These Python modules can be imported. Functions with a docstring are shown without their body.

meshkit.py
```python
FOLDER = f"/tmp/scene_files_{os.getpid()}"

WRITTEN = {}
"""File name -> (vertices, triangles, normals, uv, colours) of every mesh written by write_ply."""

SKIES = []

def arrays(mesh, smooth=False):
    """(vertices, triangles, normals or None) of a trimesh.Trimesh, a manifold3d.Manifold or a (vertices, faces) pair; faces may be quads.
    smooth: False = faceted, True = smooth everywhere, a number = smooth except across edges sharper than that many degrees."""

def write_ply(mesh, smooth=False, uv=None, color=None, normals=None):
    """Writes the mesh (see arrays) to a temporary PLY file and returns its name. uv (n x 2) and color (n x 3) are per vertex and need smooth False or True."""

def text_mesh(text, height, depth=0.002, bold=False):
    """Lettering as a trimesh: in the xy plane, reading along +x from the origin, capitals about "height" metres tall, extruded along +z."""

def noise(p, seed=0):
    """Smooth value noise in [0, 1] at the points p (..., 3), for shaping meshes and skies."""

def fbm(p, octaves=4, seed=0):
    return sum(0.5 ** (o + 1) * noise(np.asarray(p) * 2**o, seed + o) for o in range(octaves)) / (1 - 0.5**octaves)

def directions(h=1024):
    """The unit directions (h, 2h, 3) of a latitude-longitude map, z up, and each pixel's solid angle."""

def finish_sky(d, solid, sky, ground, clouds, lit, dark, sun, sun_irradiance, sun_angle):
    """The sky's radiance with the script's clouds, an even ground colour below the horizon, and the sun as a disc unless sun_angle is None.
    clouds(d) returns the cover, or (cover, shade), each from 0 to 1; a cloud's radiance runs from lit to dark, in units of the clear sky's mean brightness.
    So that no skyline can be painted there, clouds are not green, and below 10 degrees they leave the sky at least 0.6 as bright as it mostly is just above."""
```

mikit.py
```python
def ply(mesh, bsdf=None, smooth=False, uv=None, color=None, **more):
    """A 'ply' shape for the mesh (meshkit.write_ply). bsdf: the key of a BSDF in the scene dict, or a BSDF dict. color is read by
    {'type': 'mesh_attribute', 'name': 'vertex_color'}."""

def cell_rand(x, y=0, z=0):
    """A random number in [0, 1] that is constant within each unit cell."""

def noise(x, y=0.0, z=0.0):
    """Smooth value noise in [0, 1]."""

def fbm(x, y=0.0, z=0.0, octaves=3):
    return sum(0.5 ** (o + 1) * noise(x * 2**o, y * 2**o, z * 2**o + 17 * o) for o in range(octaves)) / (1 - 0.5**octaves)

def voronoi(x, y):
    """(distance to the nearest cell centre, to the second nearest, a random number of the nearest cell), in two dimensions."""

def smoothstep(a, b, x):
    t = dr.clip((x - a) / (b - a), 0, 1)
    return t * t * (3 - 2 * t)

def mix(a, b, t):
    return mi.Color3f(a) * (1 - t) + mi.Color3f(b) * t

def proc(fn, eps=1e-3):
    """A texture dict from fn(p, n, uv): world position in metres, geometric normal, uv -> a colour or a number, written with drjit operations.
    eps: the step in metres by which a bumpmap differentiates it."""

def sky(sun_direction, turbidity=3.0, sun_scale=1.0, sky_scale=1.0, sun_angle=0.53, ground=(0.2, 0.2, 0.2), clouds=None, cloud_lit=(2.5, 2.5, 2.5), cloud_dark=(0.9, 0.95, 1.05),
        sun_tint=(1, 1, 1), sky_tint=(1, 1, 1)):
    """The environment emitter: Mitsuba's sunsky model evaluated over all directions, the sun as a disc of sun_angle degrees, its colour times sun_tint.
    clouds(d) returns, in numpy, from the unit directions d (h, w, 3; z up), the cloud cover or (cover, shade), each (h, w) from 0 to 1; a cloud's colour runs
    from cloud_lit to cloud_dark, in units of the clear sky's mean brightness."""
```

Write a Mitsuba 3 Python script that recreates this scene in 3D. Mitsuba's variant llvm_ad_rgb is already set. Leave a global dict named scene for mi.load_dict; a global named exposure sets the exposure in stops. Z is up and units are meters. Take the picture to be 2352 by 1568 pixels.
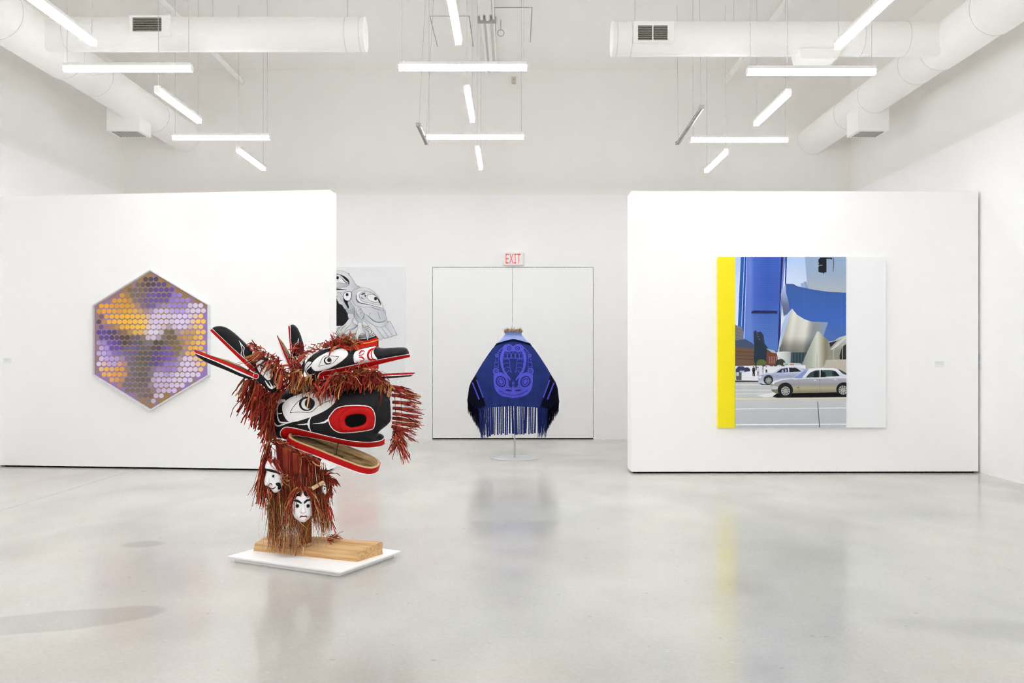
import math
import numpy as np, trimesh, shapely, manifold3d as mf
import mitsuba as mi, drjit as dr
import mikit, meshkit
from scipy.spatial import Delaunay
from shapely.geometry import Polygon, Point, LineString, MultiPolygon, box as rect
from shapely.ops import unary_union

T = mi.ScalarTransform4f
scene, labels = {}, {}

# ------------------------------------------------------------------ camera, light, exposure
F_PX, EYE = 2030.0, 1.4
scene['camera'] = {'type': 'perspective', 'fov': math.degrees(2 * math.atan(1176 / F_PX)), 'fov_axis': 'x',
                   'near_clip': 0.05, 'far_clip': 100.0,
                   'principal_point_offset_x': -4 / 2352, 'principal_point_offset_y': -28 / 1568,
                   'to_world': T().look_at(origin=[0, 0, EYE], target=[0, 1, EYE], up=[0, 0, 1])}
exposure = 1.38
LAMP_DOWN, LAMP_SIDE = 19.0, 8.0           # radiance of the lamps' lens and of its side strips
LAMP_TINT = np.array([0.975, 1.0, 1.03])

# ------------------------------------------------------------------ helpers
def lin(r, g, b):
    c = np.array([r, g, b], float) / 255
    return np.where(c <= 0.04045, c / 12.92, ((c + 0.055) / 1.055) ** 2.4)

def numbered(key):
    if key not in scene and key not in labels and key not in TAKEN:
        TAKEN.add(key); return key
    k = 1
    while f'{key}_{k:03d}' in scene or f'{key}_{k:03d}' in TAKEN:
        k += 1
    TAKEN.add(f'{key}_{k:03d}')
    return f'{key}_{k:03d}'
TAKEN = set()

def put(name, mesh, mat, parent=None, smooth=False, color=None, label=None, kind=None, **more):
    """one entry of scene; returns its key"""
    key = numbered((parent + '__' if parent else '') + name)
    scene[key] = mikit.ply(mesh, mat, smooth=smooth, color=color, **more)
    if label or kind:
        labels[key] = {k: v for k, v in (('label', label), ('kind', kind)) if v}
    return key

def thing(name, label, cat, group=None):
    key = numbered(name)
    labels[key] = {'label': label, 'category': cat}
    if group: labels[key]['group'] = group
    return key

def struct(name, mesh, mat, label, cat, smooth=False, parent=None):
    key = put(name, mesh, mat, parent, smooth)
    labels[key] = {'label': label, 'category': cat, 'kind': 'structure'} if parent is None else {'label': label}
    return key

def bx(x0, x1, y0, y1, z0, z1):
    m = trimesh.creation.box((x1 - x0, y1 - y0, z1 - z0))
    m.apply_translation(((x0 + x1) / 2, (y0 + y1) / 2, (z0 + z1) / 2))
    return m

def rbx(x0, x1, y0, y1, z0, z1, r=0.004):
    """box with chamfered edges: the hull of its inset corners"""
    p = []
    for x, sx in ((x0, 1), (x1, -1)):
        for y, sy in ((y0, 1), (y1, -1)):
            for z, sz in ((z0, 1), (z1, -1)):
                p += [(x + sx * r, y + sy * r, z), (x + sx * r, y, z + sz * r), (x, y + sy * r, z + sz * r)]
    return trimesh.convex.convex_hull(np.array(p))

def cat(*ms):
    out = []
    for m in ms: out += list(m) if isinstance(m, (list, tuple)) else [m]
    return trimesh.util.concatenate(out)

def cyl(p0, p1, r, n=16):
    return trimesh.creation.cylinder(radius=r, segment=[p0, p1], sections=n)

def cr(pts, closed=True, n=6):
    """Catmull-Rom curve through the points"""
    p = np.array(pts, float)
    q = np.vstack([p[-1:], p, p[:2]]) if closed else np.vstack([2 * p[0] - p[1], p, 2 * p[-1] - p[-2]])
    t = np.linspace(0, 1, n, endpoint=False)[:, None]
    out = []
    for i in range(len(p) if closed else len(p) - 1):
        a, b, c, d = q[i:i + 4]
        out.append(0.5 * (2 * b + (c - a) * t + (2 * a - 5 * b + 4 * c - d) * t**2 + (3 * b - a - 3 * c + d) * t**3))
    if not closed: out.append(p[-1:])
    return np.vstack(out)

def clean(g):
    g = g.buffer(0)
    return g

def blob(pts, n=6):
    return clean(Polygon(cr(pts, True, n)))

def poly(pts):
    return clean(Polygon(pts))

def ell(cx, cy, rx, ry=None, a=0, n=40):
    ry = ry or rx
    t = np.linspace(0, 2 * np.pi, n, endpoint=False)
    x, y = rx * np.cos(t), ry * np.sin(t)
    c, s = math.cos(math.radians(a)), math.sin(math.radians(a))
    return Polygon(np.stack([cx + c * x - s * y, cy + s * x + c * y], 1))

def stroke(pts, widths, closed=False, curve=True, n=6):
    """a painted line: the union of the hulls of discs along the path; widths per point or one"""
    p = np.array(pts, float)
    w = np.full(len(p), float(widths)) if np.isscalar(widths) else np.interp(np.linspace(0, 1, len(p)), np.linspace(0, 1, len(widths)), widths)
    q = np.column_stack([p, w])
    if curve: q = cr(q, closed, n)
    if closed: q = np.vstack([q, q[:1]])
    discs = [Point(x, y).buffer(max(r, 0.2) / 2, 6) for x, y, r in q]
    return unary_union([unary_union([a, b]).convex_hull for a, b in zip(discs[:-1], discs[1:])])

def polys(g):
    return [p for p in getattr(g, 'geoms', [g]) if p.geom_type == 'Polygon' and p.area > 0]

def remap(g, fn):
    """the polygon with every vertex sent through fn((n,2) array)"""
    return shapely.transform(g, fn)

def tri2d(p, res):
    """(points, triangles) of a polygon filled with points about res apart"""
    p = p.simplify(res * 0.08)
    q = shapely.segmentize(p, res)
    ring = np.vstack([np.array(r.coords)[:-1] for r in [q.exterior, *q.interiors]])
    x0, y0, x1, y1 = p.bounds
    gx, gy = np.meshgrid(np.arange(x0, x1, res), np.arange(y0, y1, res * 0.866))
    gx = gx + (np.arange(gx.shape[0]) % 2)[:, None] * res / 2
    g = np.stack([gx.ravel(), gy.ravel()], 1)
    inner = p.buffer(-res * 0.45)
    g = g[shapely.contains_xy(inner, g[:, 0], g[:, 1])] if not inner.is_empty else g[:0]
    pts = np.vstack([ring, g])
    if len(pts) < 3: return pts, np.zeros((0, 3), int)
    t = Delaunay(pts).simplices
    c = pts[t].mean(1)
    a, b, d = pts[t[:, 0]], pts[t[:, 1]], pts[t[:, 2]]
    area = (b[:, 0] - a[:, 0]) * (d[:, 1] - a[:, 1]) - (b[:, 1] - a[:, 1]) * (d[:, 0] - a[:, 0])
    keep = shapely.contains_xy(p, c[:, 0], c[:, 1]) & (np.abs(area) > 1e-12)
    t, area = t[keep], area[keep]
    t[area < 0] = t[area < 0][:, ::-1]
    return pts, t

def rim_edges(t):
    e = np.vstack([t[:, [0, 1]], t[:, [1, 2]], t[:, [2, 0]]])
    s = np.sort(e, 1)
    _, idx, cnt = np.unique(s, axis=0, return_index=True, return_counts=True)
    return e[idx[cnt == 1]]

def two_sided(pts, t, front, back):
    """closed solid in (u, v, w): the triangulation at w = front and at w = back, joined round the rim"""
    n = len(pts)
    v = np.vstack([np.column_stack([pts, front]), np.column_stack([pts, back])])
    e = rim_edges(t)
    side = np.vstack([np.column_stack([e[:, 1], e[:, 0], e[:, 0] + n]), np.column_stack([e[:, 1], e[:, 0] + n, e[:, 1] + n])])
    return v, np.vstack([t, t[:, ::-1] + n, side])

class Relief:
    """a carved body drawn as its side outline: a surface at w = mid(u) + half thickness, rounded towards the outline"""
    def __init__(self, outline, thick, edge, mid=lambda u, v: 0 * u, rim=0.012):
        self.p, self.T, self.e, self.mid, self.rim = outline, thick, edge, mid, rim
        self.line = outline.boundary
    def half(self, q, dmin=0.0):
        d = shapely.distance(shapely.points(q), self.line)
        inside = shapely.contains_xy(self.p.buffer(1e-6), q[:, 0], q[:, 1])
        x = np.clip(np.maximum(np.where(inside, d, 0), dmin) / self.e, 0, 1)
        return self.rim + (self.T - self.rim) * np.sqrt(1 - (1 - x) ** 2)
    def side(self, q, s=1, dmin=0.0):
        return self.mid(q[:, 0], q[:, 1]) + s * self.half(q, dmin)
    def mesh(self, res):
        vs, fs, k = [], [], 0
        for p in polys(self.p):
            q, t = tri2d(p, res)
            v, f = two_sided(q, t, self.side(q), self.side(q, -1))
            vs.append(v); fs.append(f + k); k += len(v)
        return np.vstack(vs), np.vstack(fs)
    def paint(self, shape, res=0.008, up=0.0022, s=1, bulge=0.0, edge=0.02):
        """a thin raised skin of the given outline lying on the surface (bulge: domed by so much)"""
        vs, fs, k = [], [], 0
        for p in polys(shape):
            if p.area < 2e-6: continue
            q, t = tri2d(p, res)
            if not len(t): continue
            f = self.side(q, s, 0.006)
            lift = np.full(len(q), up)
            if bulge:
                d = np.clip(shapely.distance(shapely.points(q), p.boundary) / edge, 0, 1)
                lift = up + bulge * np.sqrt(1 - (1 - d) ** 2)
            tt = t if s > 0 else t[:, ::-1]
            v, ff = two_sided(q, tt, f + s * lift, f - s * 0.006)
            vs.append(v); fs.append(ff + k); k += len(v)
        return np.vstack(vs), np.vstack(fs)

def flat_print(layers, place, step=0.00025, size=None):
    """a flat print: the layers (polygon, colour or fn(points) -> colours) of one sheet, each a hair above the last, as one mesh with a colour per vertex.
    place(x, y, lift) sends the sheet's plane to the world"""
    vs, fs, cs, k = [], [], [], 0
    for i, (g, col) in enumerate(layers):
        for p in polys(g):
            try:
                v, f = trimesh.creation.triangulate_polygon(p, engine='earcut')
            except Exception:
                continue
            if not len(f): continue
            if callable(col):
                fa = np.asarray(f); a0 = v[fa]
                ar0 = (a0[:, 1, 0] - a0[:, 0, 0]) * (a0[:, 2, 1] - a0[:, 0, 1]) - (a0[:, 1, 1] - a0[:, 0, 1]) * (a0[:, 2, 0] - a0[:, 0, 0])
                vs.append(place(v[:, 0], v[:, 1], (i - 0.5) * step)); fs.append(np.where((ar0 < 0)[:, None], fa[:, ::-1], fa) + k); cs.append(np.tile(col(v).mean(0), (len(v), 1))); k += len(v)
                v3, f = trimesh.remesh.subdivide_to_size(np.column_stack([v, np.zeros(len(v))]), f, size)
                v = v3[:, :2]; c = col(v)
            else:
                c = np.tile(np.asarray(col, float), (len(v), 1))
            a = v[f]
            ar = (a[:, 1, 0] - a[:, 0, 0]) * (a[:, 2, 1] - a[:, 0, 1]) - (a[:, 1, 1] - a[:, 0, 1]) * (a[:, 2, 0] - a[:, 0, 0])
            f = np.where((ar < 0)[:, None], f[:, ::-1], f)
            vs.append(place(v[:, 0], v[:, 1], i * step)); fs.append(f + k); cs.append(c); k += len(v)
    return np.vstack(vs), np.vstack(fs), np.vstack(cs)

def ribbons(paths, width, thick, colors, rng, taper=0.6):
    """strands: paths (N, K, 3), width and thick (N,), colours (N, 3) or (N, K, 3) -> (v, f, c); each a flat four-sided band"""
    N, K, _ = paths.shape
    tan = np.gradient(paths, axis=1)
    tan /= np.maximum(np.linalg.norm(tan, axis=2, keepdims=True), 1e-9)
    ref = rng.normal(size=(N, 1, 3)) * [1, 1, 0.3]
    a = np.cross(tan, ref); a /= np.maximum(np.linalg.norm(a, axis=2, keepdims=True), 1e-9)
    b = np.cross(tan, a)
    s = np.linspace(1, taper, K)[None, :, None]
    w, h = width[:, None, None] / 2 * s, thick[:, None, None] / 2 * s
    v = np.stack([paths + a * w, paths + b * h, paths - a * w, paths - b * h], 2)          # N K 4 3
    i = (np.arange(N)[:, None, None] * K + np.arange(K - 1)[None, :, None]) * 4
    j = np.arange(4)[None, None, :]
    q = np.stack([i + j, i + (j + 1) % 4, i + 4 + (j + 1) % 4, i + 4 + j], -1).reshape(-1, 4)
    base = np.arange(N) * K * 4
    caps = np.vstack([np.stack([base, base + 3, base + 2, base + 1], 1), np.stack([base, base + 1, base + 2, base + 3], 1) + (K - 1) * 4])
    q = np.vstack([q, caps])
    f = np.vstack([q[:, [0, 1, 2]], q[:, [0, 2, 3]]])
    c = np.asarray(colors)
    c = np.repeat(c[:, None], K, 1) if c.ndim == 2 else c
    c = np.repeat(c[:, :, None], 4, 2).reshape(-1, 3)
    return v.reshape(-1, 3), f, c

def join(parts):
    vs, fs, cs, k = [], [], [], 0
    for v, f, c in parts:
        vs.append(v); fs.append(f + k); cs.append(c); k += len(v)
    return np.vstack(vs), np.vstack(fs), np.vstack(cs)

# ------------------------------------------------------------------ materials
def mat(name, color, rough=0.6, spec=0.3, **more):
    c = color if isinstance(color, dict) else {'type': 'rgb', 'value': [float(x) for x in color]}
    r = rough if isinstance(rough, dict) else float(rough)
    scene[name] = {'type': 'twosided', 'bsdf': {'type': 'principled', 'base_color': c, 'roughness': r, 'specular': float(spec), **more}}
    return name

VC = {'type': 'mesh_attribute', 'name': 'vertex_color'}
WALL = mat('wall_paint', (0.90, 0.895, 0.89), 0.55, 0.25)
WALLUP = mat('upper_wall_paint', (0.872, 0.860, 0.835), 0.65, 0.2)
CEIL = mat('ceiling_paint', (0.88, 0.865, 0.84), 0.7, 0.2)
DUCTM = mat('duct_paint', (0.89, 0.88, 0.86), 0.5, 0.3)
DUCTSEAM = mat('duct_seam_paint', (0.72, 0.71, 0.68), 0.6, 0.3)
DOORM = mat('door_paint', (0.90, 0.90, 0.90), 0.45, 0.3)
DARK = mat('dark_gap', (0.012, 0.012, 0.012), 0.9, 0.1)
GAPW = mat('grey_seam', (0.42, 0.41, 0.39), 0.8, 0.1)
WHITE = mat('white_lacquer', (0.82, 0.82, 0.82), 0.35, 0.4)
LAMPW = mat('lamp_housing_white', (0.82, 0.82, 0.81), 0.4, 0.4)
CABLE = mat('cable_grey', (0.55, 0.54, 0.52), 0.5, 0.4)
GRILLE = mat('grille_paint', (0.40, 0.39, 0.34), 0.5, 0.3)
GRILLEG = mat('grille_grey', (0.40, 0.41, 0.43), 0.5, 0.3)
STEEL = mat('brushed_steel', (0.55, 0.55, 0.56), 0.35, 0.5, metallic=0.9)
ALU = mat('aluminium_extrusion', (0.5, 0.49, 0.47), 0.35, 0.5, metallic=0.8)
PRINT = mat('printed_sheet', VC, 0.5, 0.1)
GLOSSPRINT = mat('gloss_print', VC, 0.3, 0.1)
BLACKP = mat('black_paint', lin(26, 26, 29), 0.5, 0.18)
REDP = mat('red_paint', lin(184, 16, 18), 0.45, 0.15)
WHITEP = mat('white_mask_paint', lin(236, 236, 236), 0.4, 0.35)
VOID = mat('black_void', (0.004, 0.004, 0.004), 0.9, 0.05)
BARK = mat('dyed_bark', VC, 0.75, 0.1)
SIGNW = mat('sign_white', (0.8, 0.79, 0.78), 0.4, 0.4)
SIGNR = mat('sign_red', lin(238, 92, 84), 0.5, 0.3)
LABELM = mat('label_card', (0.80, 0.81, 0.84), 0.6, 0.2)
LABELT = mat('label_lines', (0.62, 0.63, 0.66), 0.7, 0.2)
YELLOW = mat('yellow_paint', lin(244, 226, 20), 0.4, 0.3)
CANVAS = mat('white_canvas', (0.86, 0.86, 0.88), 0.6, 0.2)
ROBE = mat('robe_cloth', VC, 0.75, 0.06, sheen=0.1, sheen_tint=0.8)
FRINGE = mat('robe_fringe', VC, 0.85, 0.05)
scene['clear_acrylic'] = {'type': 'thindielectric', 'int_ior': 1.4}

def wood(name, c0, c1, axis, scale=40.0, rough=0.6):
    ax = np.array(axis, float)
    c0, c1 = [float(x) for x in c0], [float(x) for x in c1]
    def fn(p, n, uv):
        a = p.x * ax[0] + p.y * ax[1] + p.z * ax[2]
        q = p - mi.Vector3f(*[float(t) for t in ax]) * a * 0.93
        g = mikit.fbm(q.x * scale, q.y * scale, q.z * scale * 1.4, 3)
        big = mikit.fbm(p.x * 7, p.y * 7, p.z * 7, 2)
        t = dr.clip(mikit.smoothstep(0.25, 0.75, g) * 0.75 + big * 0.4 - 0.1, 0, 1)
        return mikit.mix(c0, c1, t)
    return mat(name, mikit.proc(fn), rough, 0.25)
LOGTOP = wood('log_wood', lin(214, 180, 134), lin(184, 138, 88), (0.92, -0.39, 0), 60)
ENDWOOD = wood('post_wood', lin(150, 96, 48), lin(96, 58, 26), (0, 0, 1), 60)
PALEWOOD = wood('pale_wood', lin(222, 194, 150), lin(188, 152, 106), (0.86, 0.1, -0.3), 55)
TROUGH = wood('trough_wood', lin(188, 158, 114), lin(104, 82, 54), (0.8, 0.1, -0.35), 48)
# ------------------------------------------------------------------ floor, walls, ceiling
XL, XR, YB, YF, ZC, ZL = -6.40, 5.52, 14.50, -5.0, 6.06, 4.0     # upper faces of the walls, ceiling, top of the lined lower wall
IN = 0.05                                                        # the lining stands this far proud of the upper wall

def floor_color(p, n, uv):
    big = mikit.fbm(p.x * 0.55, p.y * 0.35, 3.0, 3)
    mid = mikit.fbm(p.x * 2.2 + 5, p.y * 1.3, 1.0, 3)
    fine = mikit.noise(p.x * 90, p.y * 90)
    tint = mikit.fbm(p.x * 0.8 + 31, p.y * 0.8 + 11, 0.0, 2)
    v = 0.392 + (big - 0.5) * 0.13 + (mid - 0.5) * 0.10 + (fine - 0.5) * 0.03
    col = mikit.mix((1.01, 0.965, 0.895), (0.975, 0.97, 0.91), mikit.smoothstep(0.35, 0.65, tint)) * v
    wob = (mikit.fbm(p.x * 2.0, p.y * 2.0, 7.0, 3) - 0.5)
    def patch(cx, cy, rx, ry, a, soft):
        ca, sa = math.cos(a), math.sin(a)
        u, w = p.x - cx, p.y - cy
        d = dr.sqrt(dr.square((u * ca + w * sa) / rx) + dr.square((w * ca - u * sa) / ry)) + wob * 0.7
        return 1 - mikit.smoothstep(1 - soft, 1 + soft, d)
    s = patch(-2.46, 4.62, 0.52, 0.19, 0.36, 0.10) * 0.16 + patch(2.75, 4.38, 0.75, 0.17, -0.28, 0.5) * 0.15
    s += patch(-2.72, 6.50, 0.15, 0.12, 0.1, 0.25) * 0.18 + patch(-1.2, 8.9, 0.10, 0.10, 0.0, 0.3) * 0.05
    specks = mikit.voronoi(p.x * 2.6, p.y * 2.6)
    s += dr.select((specks[0] < 0.05 * specks[2] - 0.012), 0.16, 0.0)
    pale = dr.select((mikit.voronoi(p.x * 2.1 + 40, p.y * 2.9 + 3)[0] < 0.02), 0.12, 0.0)
    j = 0.0
    for jx in (-4.58,):
        j += 1 - mikit.smoothstep(0.003, 0.007, dr.abs(p.x - jx))
    fine_crack = dr.abs(p.y - 6.45 - 0.05 * p.x - 0.04 * wob)
    j += (1 - mikit.smoothstep(0.002, 0.006, fine_crack)) * 0.25 * dr.select((p.x > -0.6) & (p.x < 0.1), 1.0, 0.0)
    return col * (1 - s) * (1 + pale) * (1 - 0.3 * dr.clip(j, 0, 1))

def floor_rough(p, n, uv):
    a = mikit.fbm(p.x * 0.9, p.y * 3.2, 2.0, 3)
    b = mikit.fbm(p.x * 6, p.y * 14, 4.0, 2)
    return 0.13 + 0.10 * mikit.smoothstep(0.3, 0.75, a) + 0.05 * b

CONCRETE = mat('polished_concrete', mikit.proc(floor_color), mikit.proc(floor_rough), 0.5)
struct('floor', bx(XL - 0.3, XR + 0.3, YF - 0.3, YB + 0.6, -0.2, 0), CONCRETE, 'pale grey polished concrete floor reflecting the works', 'floor')
ceiling = struct('ceiling', bx(XL - 0.3, XR + 0.3, YF - 0.3, YB + 0.6, ZC, ZC + 0.2), CEIL, 'flat white painted ceiling above the lamps and ducts', 'ceiling')

DX0, DX1, DZ = -1.332, 1.302, 2.816
yb = YB - IN
wb_ = struct('wall_back', cat(bx(XL - 0.3, DX0, yb, YB + 0.3, 0, ZL), bx(DX1, XR + 0.3, yb, YB + 0.3, 0, ZL), bx(DX0, DX1, yb, YB + 0.3, DZ, ZL)), WALL,
       'white back wall with a lined lower part around the double doors', 'wall')
wl_ = struct('wall_left', bx(XL - 0.3, XL + IN, YF, yb, 0, ZL), WALL, 'white left side wall with a ledge at lamp height', 'wall')
wr_ = struct('wall_right', bx(XR - IN, XR + 0.3, YF, yb, 0, ZL), WALL, 'white right side wall with a ledge at lamp height', 'wall')
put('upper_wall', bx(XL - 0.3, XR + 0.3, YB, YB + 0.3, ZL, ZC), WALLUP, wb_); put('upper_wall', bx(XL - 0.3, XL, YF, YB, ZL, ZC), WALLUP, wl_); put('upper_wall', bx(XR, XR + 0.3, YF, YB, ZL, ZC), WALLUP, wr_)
struct('wall_front', bx(XL - 0.3, XR + 0.3, YF - 0.3, YF, 0, ZC), WALL, 'plain white wall at the near end of the room', 'wall')
struct('trim_1', bx(DX0, DX1, YB - 0.005, YB + 0.25, 0, DZ), DARK, 'dark gap lines around the closed double doors', 'door gap')
xm = -0.022
struct('door_1', rbx(DX0 + 0.006, xm - 0.0018, yb + 0.002, YB - 0.008, 0.02, DZ - 0.008, 0.002), DOORM, 'left leaf of the flush white double doors', 'door')
struct('door_2', rbx(xm + 0.0018, DX1 - 0.006, yb + 0.002, YB - 0.008, 0.02, DZ - 0.008, 0.002), DOORM, 'right leaf of the flush white double doors', 'door')

# free-standing partitions: a white box over an added black block painting the shadow gap
def partition(name, corners, z1, label):
    p = Polygon(corners)
    key = numbered(name)
    labels[key] = {'label': label, 'category': 'partition wall', 'kind': 'structure'}
    body = trimesh.creation.extrude_polygon(p, z1 - 0.022); body.apply_translation((0, 0, 0.022))
    put('body', body, WALL, key)
    base = trimesh.creation.extrude_polygon(p.buffer(-0.035, join_style=2), 0.022)
    put('base', base, DARK, key, label='added black block for the shadow gap under the wall')
    return key
PL_A, PL_E = np.array([-2.19, 10.49]), np.array([-0.9945, 0.105])      # left partition: its front right corner, and along it leftwards
nrm = np.array([0.105, 0.9945])
lp = [PL_A, PL_A + PL_E * 4.184, PL_A + PL_E * 4.155 + nrm * 0.28, PL_A + nrm * 0.28]
partition('partition_wall', lp, 3.345, 'long white partition wall on the left carrying the hexagonal picture')
PR_Y = 10.30
partition('partition_wall', [(1.375, PR_Y + 0.02), (5.44, PR_Y + 0.05), (5.44, PR_Y + 0.41), (1.375, PR_Y + 0.38)], 3.30, 'white partition wall on the right carrying the street picture')

# exit sign over the doors
sg = thing('exit_sign', 'small white exit sign with red letters above the double doors', 'exit sign')
put('housing', rbx(-0.178, 0.160, yb - 0.062, yb, 2.842, 3.050, 0.006), SIGNW, sg)
tx = meshkit.text_mesh('EXIT', 0.155, 0.003)
b0 = tx.bounds
tx.apply_translation((-(b0[0][0] + b0[1][0]) / 2, -(b0[0][1] + b0[1][1]) / 2, 0))
tx.apply_scale((0.245 / (b0[1][0] - b0[0][0]), 0.158 / (b0[1][1] - b0[0][1]), 1))
tx.apply_transform(np.array([[1, 0, 0, -0.009], [0, 0, -1, yb - 0.0615], [0, 1, 0, 2.946], [0, 0, 0, 1]]))
put('lettering', tx, SIGNR, sg, label='red EXIT lettering')

# small wall sensor
t = thing('wall_sensor', 'tiny beige sensor box high on the back wall below the ceiling', 'sensor')
put('body', rbx(-0.035, 0.035, YB - 0.045, YB, 5.82, 5.935, 0.006), mat('sensor_beige', (0.60, 0.56, 0.50), 0.5), t)
put('eye', cyl((0, YB - 0.05, 5.885), (0, YB - 0.04, 5.885), 0.016), GAPW, t)

# wall labels beside the works
def wall_label(c, ex, nv, w, h, rows, label):
    t = thing('wall_label', label, 'label', )
    ex = np.array([ex[0], ex[1], 0.0]); ez = np.array([0, 0, 1.0]); nn = np.array([nv[0], nv[1], 0.0])
    M = np.eye(4); M[:3, 0], M[:3, 1], M[:3, 2], M[:3, 3] = ex, ez, nn, c
    m = rbx(-w / 2, w / 2, -h / 2, h / 2, 0, 0.004, 0.001); m.apply_transform(M); put('card', m, LABELM, t)
    ln = [bx(-w * 0.42, w * (0.42 - 0.25 * (i % 3 == 2)), y - h * 0.022, y + h * 0.022, 0.004, 0.0044) for i, y in enumerate(np.linspace(h * 0.36, h * 0.36 - rows * h * 0.1, rows))]
    m = cat(ln); m.apply_transform(M); put('text_lines', m, LABELT, t)
def on_left(px, py):
    k = (px - 1180) / F_PX
    s = (k * PL_A[1] - PL_A[0]) / (PL_E[0] - k * PL_E[1])
    q = PL_A + PL_E * s
    return np.array([q[0], q[1], EYE + (812 - py) * q[1] / F_PX])
nl = -nrm
wall_label(on_left(16, 828), -PL_E, nl, 0.10, 0.06, 4, 'pale label card on the left partition, left of the hexagonal picture')
wall_label(np.array([4.985, PR_Y + 0.047, 1.28]), (1, 0), (0, -1), 0.11, 0.07, 4, 'pale label card on the right partition, right of the street picture')
wall_label(np.array([XR - IN, 10.42, 1.345]), (0, -1), (-1, 0), 0.16, 0.085, 4, 'upper of two pale label cards on the right side wall')
wall_label(np.array([XR - IN, 10.42, 1.245]), (0, -1), (-1, 0), 0.16, 0.085, 4, 'lower of two pale label cards on the right side wall')

# ------------------------------------------------------------------ ducts
def duct_part(parent, p0, p1, r, n=40):
    return put('pipe_section', cyl(p0, p1, r, n), DUCTM, parent, smooth=50)
def ring(parent, c, d, r, w=0.009, up=0.004):
    d = np.array(d, float); c = np.array(c, float)
    put('seam_band', cyl(c - d * w / 2, c + d * w / 2, r + up, 40), DUCTSEAM, parent, smooth=50)

def grille_box(parent, name, x0, x1, y0, y1, z0, z1):
    k = put(name, rbx(x0, x1, y0, y1, z0, z1, 0.006), DUCTM, parent)
    put('opening', bx(x0 + 0.05, x1 - 0.05, y0 + 0.05, y1 - 0.05, z0 - 0.003, z0), GRILLEG, k, label='grey grille underneath')
    for i in range(9):
        x = x0 + 0.06 + (x1 - x0 - 0.12) * i / 8
        put('blade', bx(x - 0.004, x + 0.004, y0 + 0.05, y1 - 0.05, z0 - 0.010, z0 - 0.002), GRILLE, k)
    return k

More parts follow.
